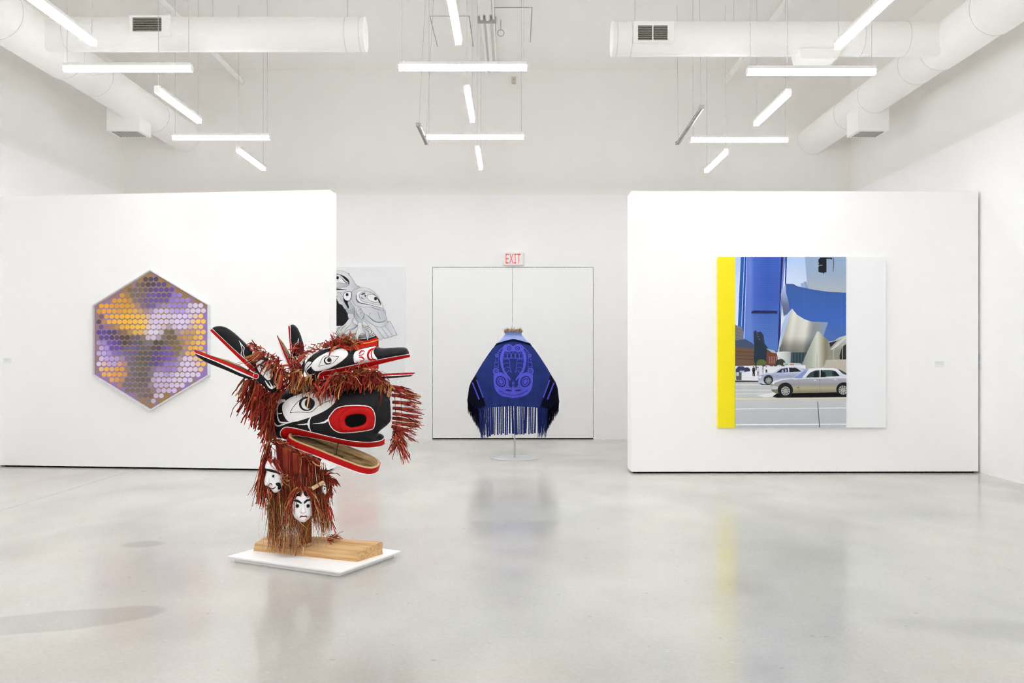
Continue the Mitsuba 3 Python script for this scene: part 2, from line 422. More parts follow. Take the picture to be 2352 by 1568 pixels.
def side_grille(parent, xc, zc, w, h, fx0, fx1, fz0, fz1, y, mullion):
    k = put('vent_grille', cat(rbx(fx0, fx1, y - 0.044, y, fz0, zc - h / 2, 0.004), rbx(fx0, fx1, y - 0.044, y, zc + h / 2, fz1, 0.004),
                               rbx(fx0, xc - w / 2, y - 0.044, y, fz0, fz1, 0.004), rbx(xc + w / 2, fx1, y - 0.044, y, fz0, fz1, 0.004)), DUCTM, parent, label='white framed vent grille')
    put('backing', bx(xc - w / 2, xc + w / 2, y - 0.017, y - 0.014, zc - h / 2, zc + h / 2), mat(numbered('vent_dark'), lin(40, 36, 30), 0.9, 0.1), k)
    for i in range(8):
        z = zc - h / 2 + h * (i + 0.5) / 8
        m = bx(-w / 2, w / 2, -0.009, 0.009, -0.0016, 0.0016)
        m.apply_transform(trimesh.transformations.rotation_matrix(math.radians(-14), (1, 0, 0)))
        m.apply_translation((xc, y - 0.029, z))
        put('slat', m, GRILLE, k)
    if mullion: put('mullion', bx(xc - 0.006, xc + 0.006, y - 0.042, y - 0.018, zc - h / 2, zc + h / 2), DUCTM, k)

ZD = EYE + 3.55
d = thing('air_duct', 'round white air duct running to the back wall along the left side', 'duct')
AX = -5.39
duct_part(d, (AX, YF + 0.01, ZD), (AX, 9.2, ZD), 0.285); duct_part(d, (AX, 9.2, ZD), (AX, 10.6, ZD), 0.27); duct_part(d, (AX, 10.6, ZD), (AX, YB - 0.004, ZD), 0.245)
for y, r in ((5.2, .285), (6.3, .285), (7.45, .285), (9.2, .285), (10.55, .27), (11.35, .245), (13.2, .245)): ring(d, (AX, y, ZD), (0, 1, 0), r)
grille_box(d, 'diffuser_box', -5.74, -5.27, 12.45, 12.85, EYE + 3.14, EYE + 3.47)
d2 = thing('branch_duct', 'round white branch duct crossing from the left duct, grille at its left end', 'duct')
put('pipe_section', trimesh.boolean.difference([cyl((AX, 9.84, ZD), (-1.66, 9.84, ZD), 0.186, 40), cyl((AX, 8, ZD), (AX, 12, ZD), 0.267, 40)], engine='manifold'), DUCTM, d2, smooth=50)
for x in (-1.70, -1.86, -4.95): ring(d2, (x, 9.84, ZD), (1, 0, 0), 0.186, 0.008, 0.004)
put('end_cap', cyl((-1.668, 9.84, ZD), (-1.648, 9.84, ZD), 0.190, 40), DUCTM, d2, smooth=40)
y_f = 9.84 - 0.186
side_grille(d2, -3.995, 4.985, 0.315, 0.152, -4.19, -3.745, 4.862, 5.085, y_f + 0.012, False)

ZR = EYE + 3.50
d = thing('air_duct', 'round white air duct running to the back wall along the right side', 'duct')
AX = 4.90
duct_part(d, (AX, YF + 0.01, ZR), (AX, 9.0, ZR), 0.262); duct_part(d, (AX, 9.0, ZR), (AX, 10.2, ZR), 0.25); duct_part(d, (AX, 10.2, ZR), (AX, YB - 0.004, ZR), 0.232)
for y, r in ((7.6, .262), (9.0, .262), (10.15, .25), (10.75, .232), (12.0, .232), (12.9, .232)): ring(d, (AX, y, ZR), (0, 1, 0), r)
grille_box(d, 'diffuser_box', 4.69, 5.12, 12.05, 12.45, EYE + 3.04, EYE + 3.37)
d2 = thing('branch_duct', 'round white branch duct crossing from the right duct, grille at its left end', 'duct')
put('pipe_section', trimesh.boolean.difference([cyl((1.10, 9.84, ZR), (AX, 9.84, ZR), 0.186, 40), cyl((AX, 8, ZR), (AX, 12, ZR), 0.247, 40)], engine='manifold'), DUCTM, d2, smooth=50)
for x in (1.14, 1.30, 3.85, 4.35): ring(d2, (x, 9.84, ZR), (1, 0, 0), 0.186, 0.008, 0.004)
put('end_cap', cyl((1.088, 9.84, ZR), (1.108, 9.84, ZR), 0.190, 40), DUCTM, d2, smooth=40)
side_grille(d2, 1.515, 4.895, 0.322, 0.16, 1.312, 1.748, 4.79, 5.02, y_f + 0.012, True)
put('drop_box', trimesh.convex.convex_hull(np.array([(3.13, 9.7, ZR - .15), (3.62, 9.7, ZR - .15), (3.13, 9.98, ZR - .15), (3.62, 9.98, ZR - .15), (3.16, 9.7, ZR - .262), (3.55, 9.7, ZR - .262), (3.16, 9.98, ZR - .262), (3.55, 9.98, ZR - .262)])), DUCTM, d2, label='small outlet box under the duct')

# ceiling pipes, conduit, hatches, hangers
p = thing('ceiling_pipe', 'thin white pipe under the ceiling above the left crosswise lamps', 'pipe')
put('pipe', cyl((-4.46, 2.0, EYE + 4.46), (-4.46, YB - 0.02, EYE + 4.46), 0.042), DUCTM, p, smooth=50)
for y in (8.2, 12.6): put('hanger', cyl((-4.46, y, EYE + 4.46), (-4.46, y, ZC), 0.008, 8), GAPW, p)
p = thing('ceiling_pipe', 'thin white pipe under the ceiling above the right crosswise lamps', 'pipe')
put('pipe', cyl((3.46, 2.0, EYE + 4.46), (3.46, YB - 0.02, EYE + 4.46), 0.042), DUCTM, p, smooth=50)
for y in (8.2, 12.6): put('hanger', cyl((3.46, y, EYE + 4.46), (3.46, y, ZC), 0.008, 8), GAPW, p)
p = thing('ceiling_conduit', 'pair of white conduits with a junction box running down the middle of the ceiling', 'conduit')
for x, r in ((-0.44, 0.022), (-0.36, 0.03), (-0.28, 0.016)): put('pipe', cyl((x, 4.0, ZC - 0.04), (x, YB, ZC - 0.04), r, 12), DUCTM, p, smooth=50)
put('junction_box', rbx(-0.47, -0.30, 11.2, 11.9, ZC - 0.10, ZC - 0.02, 0.006), DUCTM, p)
put('clamp', rbx(-0.5, -0.24, 12.2, 12.26, ZC - 0.085, ZC, 0.004), GAPW, p); put('clamp', rbx(-0.5, -0.24, 10.5, 10.56, ZC - 0.085, ZC, 0.004), GAPW, p)
hb = thing('ceiling_hook', 'small hook ring hanging beside the ceiling conduits', 'hook')
put('stem', cyl((-0.18, 12.3, ZC), (-0.18, 12.3, ZC - 0.16), 0.006, 8), GAPW, hb)
rg = trimesh.creation.torus(0.045, 0.006, 20, 8); rg.apply_transform(trimesh.transformations.rotation_matrix(math.pi / 2, (1, 0, 0))); rg.apply_translation((-0.18, 12.3, ZC - 0.2)); put('ring', rg, GAPW, hb)
def hatch(x0, x1, y0, y1, label):
    k = thing('ceiling_hatch', label, 'hatch')
    put('panel', rbx(x0, x1, y0, y1, ZC - 0.012, ZC, 0.003), CEIL, k)
    put('joint', cat(bx(x0 - .012, x1 + .012, y0 - .012, y0 - .002, ZC - .006, ZC), bx(x0 - .012, x1 + .012, y1 + .002, y1 + .012, ZC - .006, ZC), bx(x0 - .012, x0 - .002, y0, y1, ZC - .006, ZC), bx(x1 + .002, x1 + .012, y0, y1, ZC - .006, ZC)), GAPW, k)
hatch(-1.15, -0.62, 12.2, 13.4, 'flush white ceiling hatch left of the conduits')
hatch(-0.26, 0.24, 11.9, 13.2, 'flush white ceiling hatch right of the conduits')
for x, y, side in ((-3.35, 9.84, 'left branch duct, beside its grille'), (-1.85, 9.84, 'left branch duct, at its capped end'), (1.35, 9.84, 'right branch duct, at its capped end'), (2.45, 9.84, 'right branch duct, at its middle')):
    k = thing('duct_hanger', f'thin cable hanger holding up the {side}', 'cable')
    put('cable', cyl((x, y, ZD - 0.02 if x < 0 else ZR), (x, y, ZC), 0.005, 8), CABLE, k)

# ------------------------------------------------------------------ lamps
def emitter(down):
    v = (LAMP_TINT * (LAMP_DOWN if down else LAMP_SIDE)).tolist()
    return {'type': 'area', 'radiance': {'type': 'rgb', 'value': v}}
scene['lens_plastic'] = {'type': 'diffuse', 'reflectance': {'type': 'rgb', 'value': [0.8, 0.8, 0.8]}}
def lamp_meshes():
    L = 0.61
    out = {}
    out['housing'] = rbx(-L, L, -0.034, 0.034, 0.048, 0.078, 0.004)
    out['end_cap'] = [trimesh.convex.convex_hull(np.array([(s * a, y * w, z) for a in (L, L + 0.006) for y in (-1, 1) for w, z in ((0.033, 0.05), (0.027, 0.0))])) for s in (-1, 1)]
    a, b = 0.031, 0.025
    out['lens'] = trimesh.Trimesh([(-L, -b, 0), (L, -b, 0), (L, b, 0), (-L, b, 0)], [(0, 2, 1), (0, 3, 2)], process=False)
    out['side_strip'] = [trimesh.Trimesh([(-L, s * b, 0), (L, s * b, 0), (L, s * a, 0.048), (-L, s * a, 0.048)], [(0, 1, 2), (0, 2, 3)] if s < 0 else [(0, 2, 1), (0, 3, 2)], process=False) for s in (-1, 1)]
    return out
LM = lamp_meshes()
PL = {k: [mikit.ply(m) for m in (v if isinstance(v, list) else [v])] for k, v in LM.items()}
CAB = {}
def lamp(x, y, z, along, label, group=None):
    t = thing('pendant_lamp', label, 'pendant lamp', group)
    M = T().translate([x, y, z]) @ (T().rotate([0, 0, 1], 90) if along else T())
    for part, plys in PL.items():
        for d_ in plys:
            e = {**d_, 'to_world': M}
            if part in ('lens', 'side_strip'):
                e['bsdf'] = {'type': 'ref', 'id': 'lens_plastic'}; e['emitter'] = emitter(part == 'lens')
            else:
                e['bsdf'] = {'type': 'ref', 'id': LAMPW}
            scene[numbered(t + '__' + part)] = e
    h = ZC - z - 0.078
    if round(h, 3) not in CAB: CAB[round(h, 3)] = mikit.ply(cyl((0, 0, 0.078), (0, 0, 0.078 + h), 0.0028, 6))
    for s in (-0.58, 0.58):
        scene[numbered(t + '__cable')] = {**CAB[round(h, 3)], 'bsdf': {'type': 'ref', 'id': CABLE}, 'to_world': M @ T().translate([s, 0, 0])}

cols = [(-3.68, EYE + 2.69, 'above the hexagonal picture'), (-0.485, EYE + 2.70, 'in line with the double doors'), (2.835, EYE + 2.66, 'above the street picture')]
cross_y = [11.12, 8.43]
along_y = [12.40, 9.73, 7.13]
for x, z, where in cols:
    dx, = {-3.68: (0.0,), -0.485: (0.0,), 2.835: (0.0,)}[x]
    for y, nth in zip(cross_y, ('farther', 'nearer')):
        lamp(x, y, z, False, f'lit linear lamp hung crosswise {where}, {nth} of two', 'crosswise pendant lamps')
    for y, nth in zip(along_y, ('farthest', 'middle', 'nearest')):
        lamp(x, y, z, True, f'lit linear lamp pointing backwards {where}, {nth} of three', 'pendant lamps pointing at the back wall')
    for y in (5.74, 3.05, 0.36, -2.33):
        lamp(x, y, z, False, 'lit linear lamp hung crosswise over the near end of the room, out of view', 'crosswise lamps over the near end of the room')
    for y in (4.43, 1.73, -0.97, -3.67):
        lamp(x, y, z, True, 'lit linear lamp pointing at the back wall over the near end of the room', 'lengthwise lamps over the near end of the room')

# two unlit slim fixtures
def slim(p0, p1, label, hang):
    t = thing('slim_fixture', label, 'light fixture')
    p0, p1 = np.array(p0, float), np.array(p1, float)
    u = (p1 - p0) / np.linalg.norm(p1 - p0)
    n = np.cross(u, [0, 0, 1.0]); n /= np.linalg.norm(n)
    put('rail', cyl(p0 + n * 0.016, p1 + n * 0.016, 0.016, 12), ALU, t, smooth=50)
    put('rail', cyl(p0 - n * 0.016, p1 - n * 0.016, 0.012, 12), GAPW, t, smooth=50)
    for e in (p0, p1): put('end_clip', rbx(e[0] - .03, e[0] + .03, e[1] - .02, e[1] + .02, e[2] - .012, e[2] + .03, .004), GAPW, t)
    for e in (p0 + u * .05, p1 - u * 0.08): put('cable', cyl(e, (e[0] + hang, e[1], ZC), 0.003, 6), CABLE, t)
def at(px, py, d):
    return ((px - 1180) * d / F_PX, d, EYE + (812 - py) * d / F_PX)
slim(at(961, 288, 10.6), at(980, 330, 11.55), 'slim unlit metal light fixture left of the far middle crosswise lamp', 0.1)
slim(at(1612, 247, 10.25), at(1556, 330, 11.9), 'slim unlit metal light fixture left of the far right crosswise lamp', -0.02)
# ------------------------------------------------------------------ street picture on the right partition
def on_plane_y(y):
    return lambda p: np.column_stack([(np.asarray(p)[:, 0] - 1180) * y / F_PX, EYE + (812 - np.asarray(p)[:, 1]) * y / F_PX])
t = thing('street_picture', 'large square picture: yellow bar, street view with two silver cars, white bar', 'picture')
PY = PR_Y + 0.034                               # the partition's face behind the picture
SX = PY - 0.045
w2 = on_plane_y(SX)
(px0, pz1), (px1, pz0) = w2([(1649, 589.5), (2035, 982)])
(sx0, _), (sx1, _) = w2([(1689, 0), (1943, 0)])
put('panel_bar', rbx(px0, sx0, SX, PY - 0.004, pz0, pz1, 0.002), YELLOW, t, label='bright yellow bar')
put('panel_board', rbx(sx0, sx1, SX, PY - 0.004, pz0, pz1, 0.002), CANVAS, t)
put('panel_bar', rbx(sx1, px1, SX, PY - 0.004, pz0, pz1, 0.002), CANVAS, t, label='white bar')

def z5(pts):                                    # sheet units -> picture plane
    p = np.asarray(pts, float)
    return np.column_stack([p[:, 0] / 3.6465 + 1630, p[:, 1] / 3.6465 + 570])
Lst = []
def P5(pts, col, curve=False, n=5):
    g = blob(pts, n) if curve else poly(pts)
    Lst.append((g, col)); return g
def grad(stops, axis=1):
    """colours along x or y of the sheet"""
    xs = [s[0] for s in stops]; cs = np.array([lin(*s[1]) for s in stops])
    def fn(q):
        return np.stack([np.interp(q[:, axis], xs, cs[:, k]) for k in range(3)], 1)
    return fn
frame5 = rect(213, 72, 1141, 1500)
P5([(213, 72), (1141, 72), (1141, 1500), (213, 1500)], grad([(72, (176, 200, 238)), (300, (205, 218, 246)), (700, (225, 230, 248))]))
# tower
def tower(q):
    xs_, cs_ = [240, 300, 345, 372, 480, 600], np.array([lin(*k) for k in ((56, 92, 166), (96, 122, 204), (104, 130, 210), (72, 102, 194), (58, 90, 180), (66, 96, 184))])
    base = np.stack([np.interp(q[:, 0], xs_, cs_[:, k]) for k in range(3)], 1)
    t = np.clip((q[:, 1] - 420) / 440, 0, 1)[:, None] * 0.55
    return base * (1 - t) + lin(104, 146, 212) * t
P5([(262, 60), (643, 60), (600, 300), (570, 870), (235, 800), (246, 400)], tower)
P5([(262, 60), (290, 60), (262, 650), (236, 650)], lin(46, 92, 168))
P5([(289, 60), (296, 60), (270, 655), (262, 650)], lin(150, 178, 222))
P5([(297, 60), (309, 60), (285, 700), (272, 690)], lin(46, 72, 158))
P5([(310, 60), (314, 60), (292, 760), (284, 750)], lin(170, 190, 240))
P5([(599, 60), (618, 60), (588, 840), (570, 850)], lin(38, 42, 102))
P5([(618, 60), (636, 60), (612, 330), (590, 620), (588, 500)], lin(106, 132, 200))
P5([(636, 60), (648, 60), (640, 300), (630, 300)], lin(42, 58, 120))
for i in range(46):
    y = 95 + i * 16.0
    x0 = 352 - (y - 95) * 0.03
    P5([(x0, y), (594 - (y - 95) * 0.035, y + 1), (594 - (y - 95) * 0.035, y + 2.4), (x0, y + 1.6)], lin(84, 114, 198) if i < 28 else lin(106, 140, 212))
P5([(346, 545), (352, 528), (372, 521), (565, 524), (565, 545)], lin(40, 44, 92))
P5([(368, 700), (384, 684), (395, 705), (428, 698), (450, 728), (458, 800), (470, 860), (372, 850)], lin(50, 56, 78))
for k in range(7): P5([(392 + 9 * (k % 4), 715 + 22 * k), (400 + 9 * (k % 4), 713 + 22 * k), (401 + 9 * (k % 4), 722 + 22 * k), (393 + 9 * (k % 4), 723 + 22 * k)], lin(108, 112, 122))
# far low blocks, trees
P5([(213, 640), (276, 668), (280, 800), (213, 800)], lin(122, 122, 126))
for y in (668, 694, 720, 746): P5([(216, y), (274, y + 20), (274, y + 24), (216, y + 5)], lin(96, 98, 106))
P5([(213, 770), (300, 762), (350, 790), (385, 830), (385, 990), (213, 990)], lin(72, 84, 112))
P5([(213, 822), (380, 842), (384, 985), (213, 985)], lin(112, 86, 70))
for y in (862, 892, 922): P5([(216, y), (380, y + 8), (380, y + 13), (216, y + 5)], lin(80, 64, 56))
P5([(378, 790), (410, 770), (460, 800), (500, 870), (510, 985), (380, 985)], lin(42, 56, 72), True)
P5([(480, 845), (560, 860), (575, 985), (470, 985)], lin(112, 68, 58))
for k in range(4): P5([(494 + 20 * k, 905), (504 + 20 * k, 905), (504 + 20 * k, 965), (494 + 20 * k, 965)], lin(152, 118, 108))
P5([(470, 838), (540, 856), (566, 880), (520, 874)], lin(168, 182, 190))
P5([(400, 940), (440, 930), (470, 950), (460, 985), (395, 985)], lin(96, 106, 58), True)
P5([(560, 940), (610, 930), (640, 985), (560, 985)], lin(58, 62, 52), True)
# curved metal-clad shells: plain curved sheets
shell_far = P5([(800, 60), (1150, 60), (1150, 372), (1000, 366), (870, 348), (822, 335)], grad([(72, (146, 170, 204)), (220, (152, 172, 196)), (372, (176, 184, 194))]))
P5([(760, 296), (800, 286), (826, 340), (770, 330)], lin(150, 176, 214))
P5([(788, 278), (808, 282), (822, 338), (805, 336)], lin(140, 156, 178))
P5([(634, 298), (700, 300), (732, 318), (860, 346), (1000, 366), (1150, 372), (1150, 760), (1000, 780), (640, 640)], grad([(300, (64, 96, 164)), (420, (62, 98, 172)), (600, (66, 104, 188)), (760, (80, 112, 180))]))
P5([(633, 300), (606, 340), (592, 390), (600, 450), (620, 570), (668, 520), (655, 430), (640, 380)], grad([(300, (178, 196, 232)), (380, (150, 168, 206)), (470, (106, 116, 152)), (570, (92, 104, 140))]))
for x in (790, 960, 1080): P5([(x, 345 if x < 900 else 368), (x + 2, 345 if x < 900 else 368), (x + 2, 700), (x, 690)], lin(74, 110, 190))
P5([(688, 505), (640, 560), (608, 640), (584, 760), (570, 868), (600, 790), (640, 660)], grad([(505, (190, 206, 240)), (700, (170, 190, 226)), (868, (206, 216, 222))]))
def sheen(q):
    u = (q[:, 0] - 590 - (q[:, 1] - 680) * -0.16) / 380
    base = np.interp(u, [0.0, 0.12, 0.25, 0.36, 0.48, 0.57, 0.62, 0.72, 0.85, 1.05], [150, 178, 226, 208, 222, 226, 186, 150, 160, 172])
    low = np.interp(q[:, 1], [505, 740, 820, 868], [1.0, 0.98, 0.66, 0.58])
    b = base * low
    blue = np.interp(u, [0.55, 0.8, 1.0], [0, 10, 34])
    return lin(0, 0, 0) + np.stack([((np.clip(c, 0, 255) / 255 + 0.055) / 1.055) ** 2.4 for c in (b - blue, b - blue * 0.4, b * 0.96 + blue * 0.8)], 1)
P5([(688, 505), (730, 556), (790, 594), (850, 614), (990, 620), (948, 742), (930, 800), (835, 872), (700, 872), (578, 866), (610, 760), (650, 630)], sheen)
P5([(570, 868), (690, 872), (675, 940), (668, 962), (610, 930), (570, 905)], grad([(570, (226, 232, 230)), (640, (196, 204, 200)), (680, (150, 160, 160))], 0), True)
P5([(680, 872), (835, 872), (800, 970), (676, 962)], lin(62, 82, 92))
for k in range(5): P5([(700 + 26 * k, 874), (706 + 26 * k, 874), (704 + 26 * k, 965), (698 + 26 * k, 965)], lin(36, 44, 54))
P5([(1000, 800), (1080, 748), (1141, 728), (1141, 990), (980, 990), (975, 900)], grad([(730, (196, 200, 194)), (860, (142, 142, 132)), (940, (150, 146, 132))]))
P5([(1000, 790), (1070, 772), (1120, 752), (1060, 780), (1008, 832)], lin(44, 50, 66))
P5([(1010, 850), (1070, 790), (1141, 735), (1141, 752), (1070, 820), (1020, 850)], lin(206, 210, 206))
P5([(1085, 900), (1105, 830), (1141, 800), (1141, 930), (1088, 930)], lin(52, 52, 50))
P5([(900, 694), (918, 700), (945, 730), (990, 770), (1008, 830), (1000, 890), (965, 960), (930, 1010), (755, 1010), (800, 900), (850, 790)], grad([(770, (150, 156, 150)), (850, (178, 182, 172)), (900, (212, 214, 204)), (935, (176, 174, 152)), (970, (128, 126, 108)), (1005, (150, 148, 134))], 0))
P5([(970, 935), (1141, 930), (1141, 1040), (940, 1040)], lin(188, 182, 168))
P5([(615, 958), (760, 962), (750, 990), (615, 990)], lin(190, 204, 202))
P5([(625, 966), (655, 966), (655, 988), (625, 988)], lin(120, 170, 120)); P5([(672, 968), (704, 968), (704, 988), (672, 988)], lin(196, 120, 118))
for x, y0, y1 in ((1034, 845, 1000), (1110, 805, 935), (897, 885, 1000)):
    P5([(x - 3, y0), (x + 3, y0), (x + 3, y1), (x - 3, y1)], lin(176, 178, 176)); P5([(x - 3, y0), (x + 14, y0), (x + 14, y0 + 5), (x - 3, y0 + 5)], lin(196, 198, 196))
# signal hung from its arm
P5([(910, 92), (928, 78), (976, 78), (976, 200), (940, 206), (910, 198), (907, 158), (914, 152), (907, 140), (914, 130), (907, 110)], lin(32, 34, 44))
P5([(948, 200), (958, 200), (953, 224)], lin(32, 34, 44)); P5([(976, 78), (1022, 80), (1022, 96), (1010, 90), (976, 88)], lin(46, 48, 58))
P5([(1028, 78), (1034, 78), (1040, 120), (1034, 196), (1028, 190), (1033, 130)], lin(92, 98, 116)); P5([(910, 143), (942, 140), (942, 144), (912, 147)], lin(176, 186, 198))
# plaza, street
P5([(213, 985), (800, 978), (800, 1120), (213, 1112)], lin(228, 230, 238))
P5([(213, 1106), (440, 1110), (440, 1122), (213, 1120)], lin(70, 62, 62))
P5([(213, 1120), (1141, 1120), (1141, 1500), (213, 1500)], grad([(1120, (192, 194, 196)), (1260, (198, 200, 204)), (1500, (188, 192, 198))]))
P5([(213, 1135), (530, 1140), (530, 1152), (213, 1148)], lin(212, 214, 216))
for y0, y1, h, c in ((1184, 1186, 6, (226, 228, 230)), (1216, 1214, 5, (222, 224, 224)), (1258, 1250, 7, (232, 220, 170)), (1341, 1332, 7, (236, 238, 240)), (1472, 1467, 9, (240, 242, 244))):
    P5([(213, y0), (1141, y1), (1141, y1 + h), (213, y0 + h)], lin(*c))
P5([(390, 1232), (540, 1205), (560, 1235), (470, 1250)], lin(228, 230, 230))
P5([(898, 1282), (904, 1282), (922, 1500), (914, 1500)], lin(96, 96, 98))
# trash bin, pedestrians, small parked cars
P5([(217, 1022), (265, 1020), (265, 1104), (219, 1102)], lin(88, 92, 92)); P5([(222, 1036), (242, 1036), (242, 1068), (222, 1068)], lin(198, 204, 206))
P5([(216, 1012), (240, 986), (280, 988), (298, 1008), (298, 1036), (216, 1036)], lin(62, 66, 104)); P5([(292, 1000), (318, 996), (336, 1012), (336, 1030), (292, 1034)], lin(52, 60, 82))
P5([(250, 1024), (290, 1024), (290, 1038), (250, 1038)], lin(180, 186, 200))
for i in range(6): P5([(440 + i * 32, 976 + 2 * (i % 2)), (462 + i * 32, 976 + 2 * (i % 2)), (466 + i * 32, 988), (438 + i * 32, 988)], lin(*((70, 74, 90), (196, 198, 204), (120, 70, 70))[i % 3]))
for x, y, h, a, b in ((366, 988, 82, (44, 44, 52), (30, 30, 36)), (402, 992, 76, (206, 206, 218), (150, 150, 160)), (444, 986, 66, (178, 176, 206), (196, 196, 206)), (472, 986, 58, (226, 226, 230), (40, 42, 50)), (386, 980, 40, (40, 40, 44), (60, 58, 60))):
    Lst.append((ell(x, y + h * 0.06, h * 0.075), lin(120, 92, 78)))
    P5([(x - h * .13, y + h * .16), (x + h * .13, y + h * .14), (x + h * .16, y + h * .5), (x - h * .14, y + h * .52)], lin(*a))
    P5([(x - h * .11, y + h * .5), (x + h * .12, y + h * .5), (x + h * .13, y + h), (x + h * .03, y + h), (x, y + h * .66), (x - h * .03, y + h), (x - h * .1, y + h)], lin(*b))
# two silver saloon cars
def car_wheel(cx, cy, r):
    Lst.append((ell(cx, cy, r), lin(26, 26, 30))); Lst.append((ell(cx, cy, r * .78), lin(84, 84, 86)))
    for a in range(8, 368, 36):
        ca, sa = math.cos(math.radians(a)), math.sin(math.radians(a))
        Lst.append((stroke([(cx + ca * r * .12, cy + sa * r * .12), (cx + ca * r * .72, cy + sa * r * .72)], r * .13, curve=False), lin(184, 184, 182)))
    Lst.append((ell(cx, cy, r * .78).difference(ell(cx, cy, r * .68)), lin(176, 176, 174))); Lst.append((ell(cx, cy, r * .16), lin(150, 152, 160)))
P5([(410, 1134), (440, 1128), (640, 1136), (640, 1145), (440, 1143)], lin(30, 30, 34))
P5([(404, 1086), (412, 1066), (460, 1052), (530, 1044), (585, 1004), (640, 992), (720, 990), (770, 1000), (830, 1030), (830, 1140), (452, 1138), (404, 1122)], grad([(990, (206, 212, 230)), (1040, (190, 198, 224)), (1070, (150, 160, 190)), (1135, (204, 208, 214))]))
P5([(552, 1042), (596, 1010), (650, 1000), (655, 1036)], lin(44, 46, 58)); P5([(662, 999), (720, 1000), (766, 1032), (664, 1036)], lin(40, 42, 50))
P5([(770, 1006), (818, 1024), (790, 1040), (800, 1032)], lin(130, 150, 200))
for q in ([(600, 1020), (612, 1012), (618, 1036), (600, 1038)], [(626, 1012), (640, 1008), (642, 1034), (628, 1036)]): P5(q, lin(150, 160, 190))
Lst.append((ell(488, 1100, 40, 40), lin(60, 62, 70))); car_wheel(490, 1107, 33)
P5([(404, 1076), (424, 1070), (440, 1074), (416, 1092)], lin(224, 230, 240))
P5([(524, 1240), (560, 1215), (800, 1200), (1141, 1205), (1141, 1244), (840, 1248), (560, 1250)], lin(14, 14, 18))
body = P5([(506, 1164), (518, 1128), (540, 1110), (600, 1092), (700, 1084), (760, 1040), (830, 1008), (900, 1002), (1030, 1002), (1080, 1016), (1141, 1050), (1141, 1204), (700, 1212), (560, 1216), (520, 1196)], grad([(1000, (236, 236, 246)), (1085, (210, 212, 224)), (1092, (172, 172, 186)), (1140, (150, 150, 156)), (1170, (176, 170, 140)), (1205, (132, 128, 112))]))
P5([(518, 1128), (540, 1110), (600, 1092), (700, 1084), (705, 1090), (610, 1102), (545, 1124), (530, 1142)], lin(226, 228, 238))
P5([(700, 1086), (780, 1030), (826, 1016), (800, 1046), (770, 1086)], lin(132, 150, 206))
P5([(800, 1082), (836, 1042), (880, 1022), (918, 1020), (918, 1080)], lin(52, 72, 74)); P5([(930, 1020), (1010, 1018), (1050, 1028), (1086, 1068), (930, 1078)], lin(66, 92, 92))
P5([(926, 1018), (938, 1018), (942, 1078), (924, 1080)], lin(24, 26, 30)); P5([(868, 1044), (884, 1028), (904, 1034), (908, 1080), (866, 1082)], lin(28, 30, 34)); P5([(936, 1040), (958, 1032), (970, 1060), (968, 1078), (934, 1080)], lin(28, 30, 34)); P5([(1022, 1022), (1030, 1024), (1034, 1072), (1026, 1074)], lin(30, 32, 36)); P5([(1034, 1030), (1050, 1030), (1084, 1068), (1036, 1072)], lin(34, 38, 42))
P5([(1068, 1012), (1090, 1018), (1141, 1046), (1141, 1060), (1110, 1050)], lin(58, 78, 84))
P5([(695, 1092), (1141, 1078), (1141, 1082), (695, 1097)], lin(228, 228, 238))
for x in (742, 918): P5([(x, 1090), (x + 2, 1090), (x + 6, 1205), (x + 4, 1205)], lin(110, 108, 104))
Lst.append((ell(880, 1105, 13, 4), lin(226, 226, 232))); Lst.append((ell(1048, 1098, 13, 4), lin(226, 226, 232))); Lst.append((ell(792, 1074, 14, 12), lin(216, 220, 228)))
P5([(508, 1160), (530, 1150), (570, 1158), (566, 1178), (530, 1184), (512, 1178)], lin(196, 198, 210)); P5([(512, 1180), (566, 1182), (564, 1206), (528, 1204)], lin(128, 124, 106))
Lst.append((ell(630, 1186, 64, 62), lin(36, 36, 40))); car_wheel(632, 1194, 48); Lst.append((ell(1118, 1180, 62, 58), lin(36, 36, 40))); car_wheel(1112, 1186, 48)
P5([(726, 1163), (744, 1163), (744, 1167), (726, 1167)], lin(60, 60, 60))
Lst = [(g.intersection(frame5), c) for g, c in Lst]
def place5(x, y, lift):
    w = w2(z5(np.column_stack([x, y])))
    return np.column_stack([w[:, 0], np.full(len(w), SX - 0.0008 - lift), w[:, 1]])
v, f, c = flat_print(Lst, place5, 0.00008, size=22)
put('street_print', (v, f[:, ::-1] * 1), GLOSSPRINT, t, color=c, label='photographic print of a street with cars, tower and curved metal shells')

# ------------------------------------------------------------------ hexagonal picture on the left partition: a plain field of dots
t = thing('hexagonal_picture', 'hexagonal picture of yellow, violet and dark dots under clear acrylic', 'picture')
HC = on_left(349.5, 781)
ex, en, ez = np.array([-PL_E[0], -PL_E[1], 0]), np.array([nl[0], nl[1], 0]), np.array([0, 0, 1.0])
def hexa(R): return [(R * math.sin(math.radians(60 * k)), R * math.cos(math.radians(60 * k))) for k in range(6)]
def hexplate(R, d0, d1):
    m = trimesh.creation.extrude_polygon(Polygon(hexa(R)), d1 - d0)
    m.apply_translation((0, 0, d0))
    M = np.eye(4); M[:3, 0], M[:3, 1], M[:3, 2], M[:3, 3] = ex, ez, en, HC
    m.apply_transform(M); return m
put('backing_panel', hexplate(0.845, 0.003, 0.030), mat('hex_backing', (0.74, 0.74, 0.77), 0.4, 0.3), t)
fr = trimesh.creation.extrude_polygon(Polygon(hexa(0.853), [hexa(0.838)]), 0.055)
M = np.eye(4); M[:3, 0], M[:3, 1], M[:3, 2], M[:3, 3] = ex, ez, en, HC + en * 0.003
fr.apply_transform(M); put('frame', fr, mat('frame_silver', (0.66, 0.66, 0.70), 0.3, 0.5), t, label='thin pale silver frame')
rs = np.random.RandomState(4)
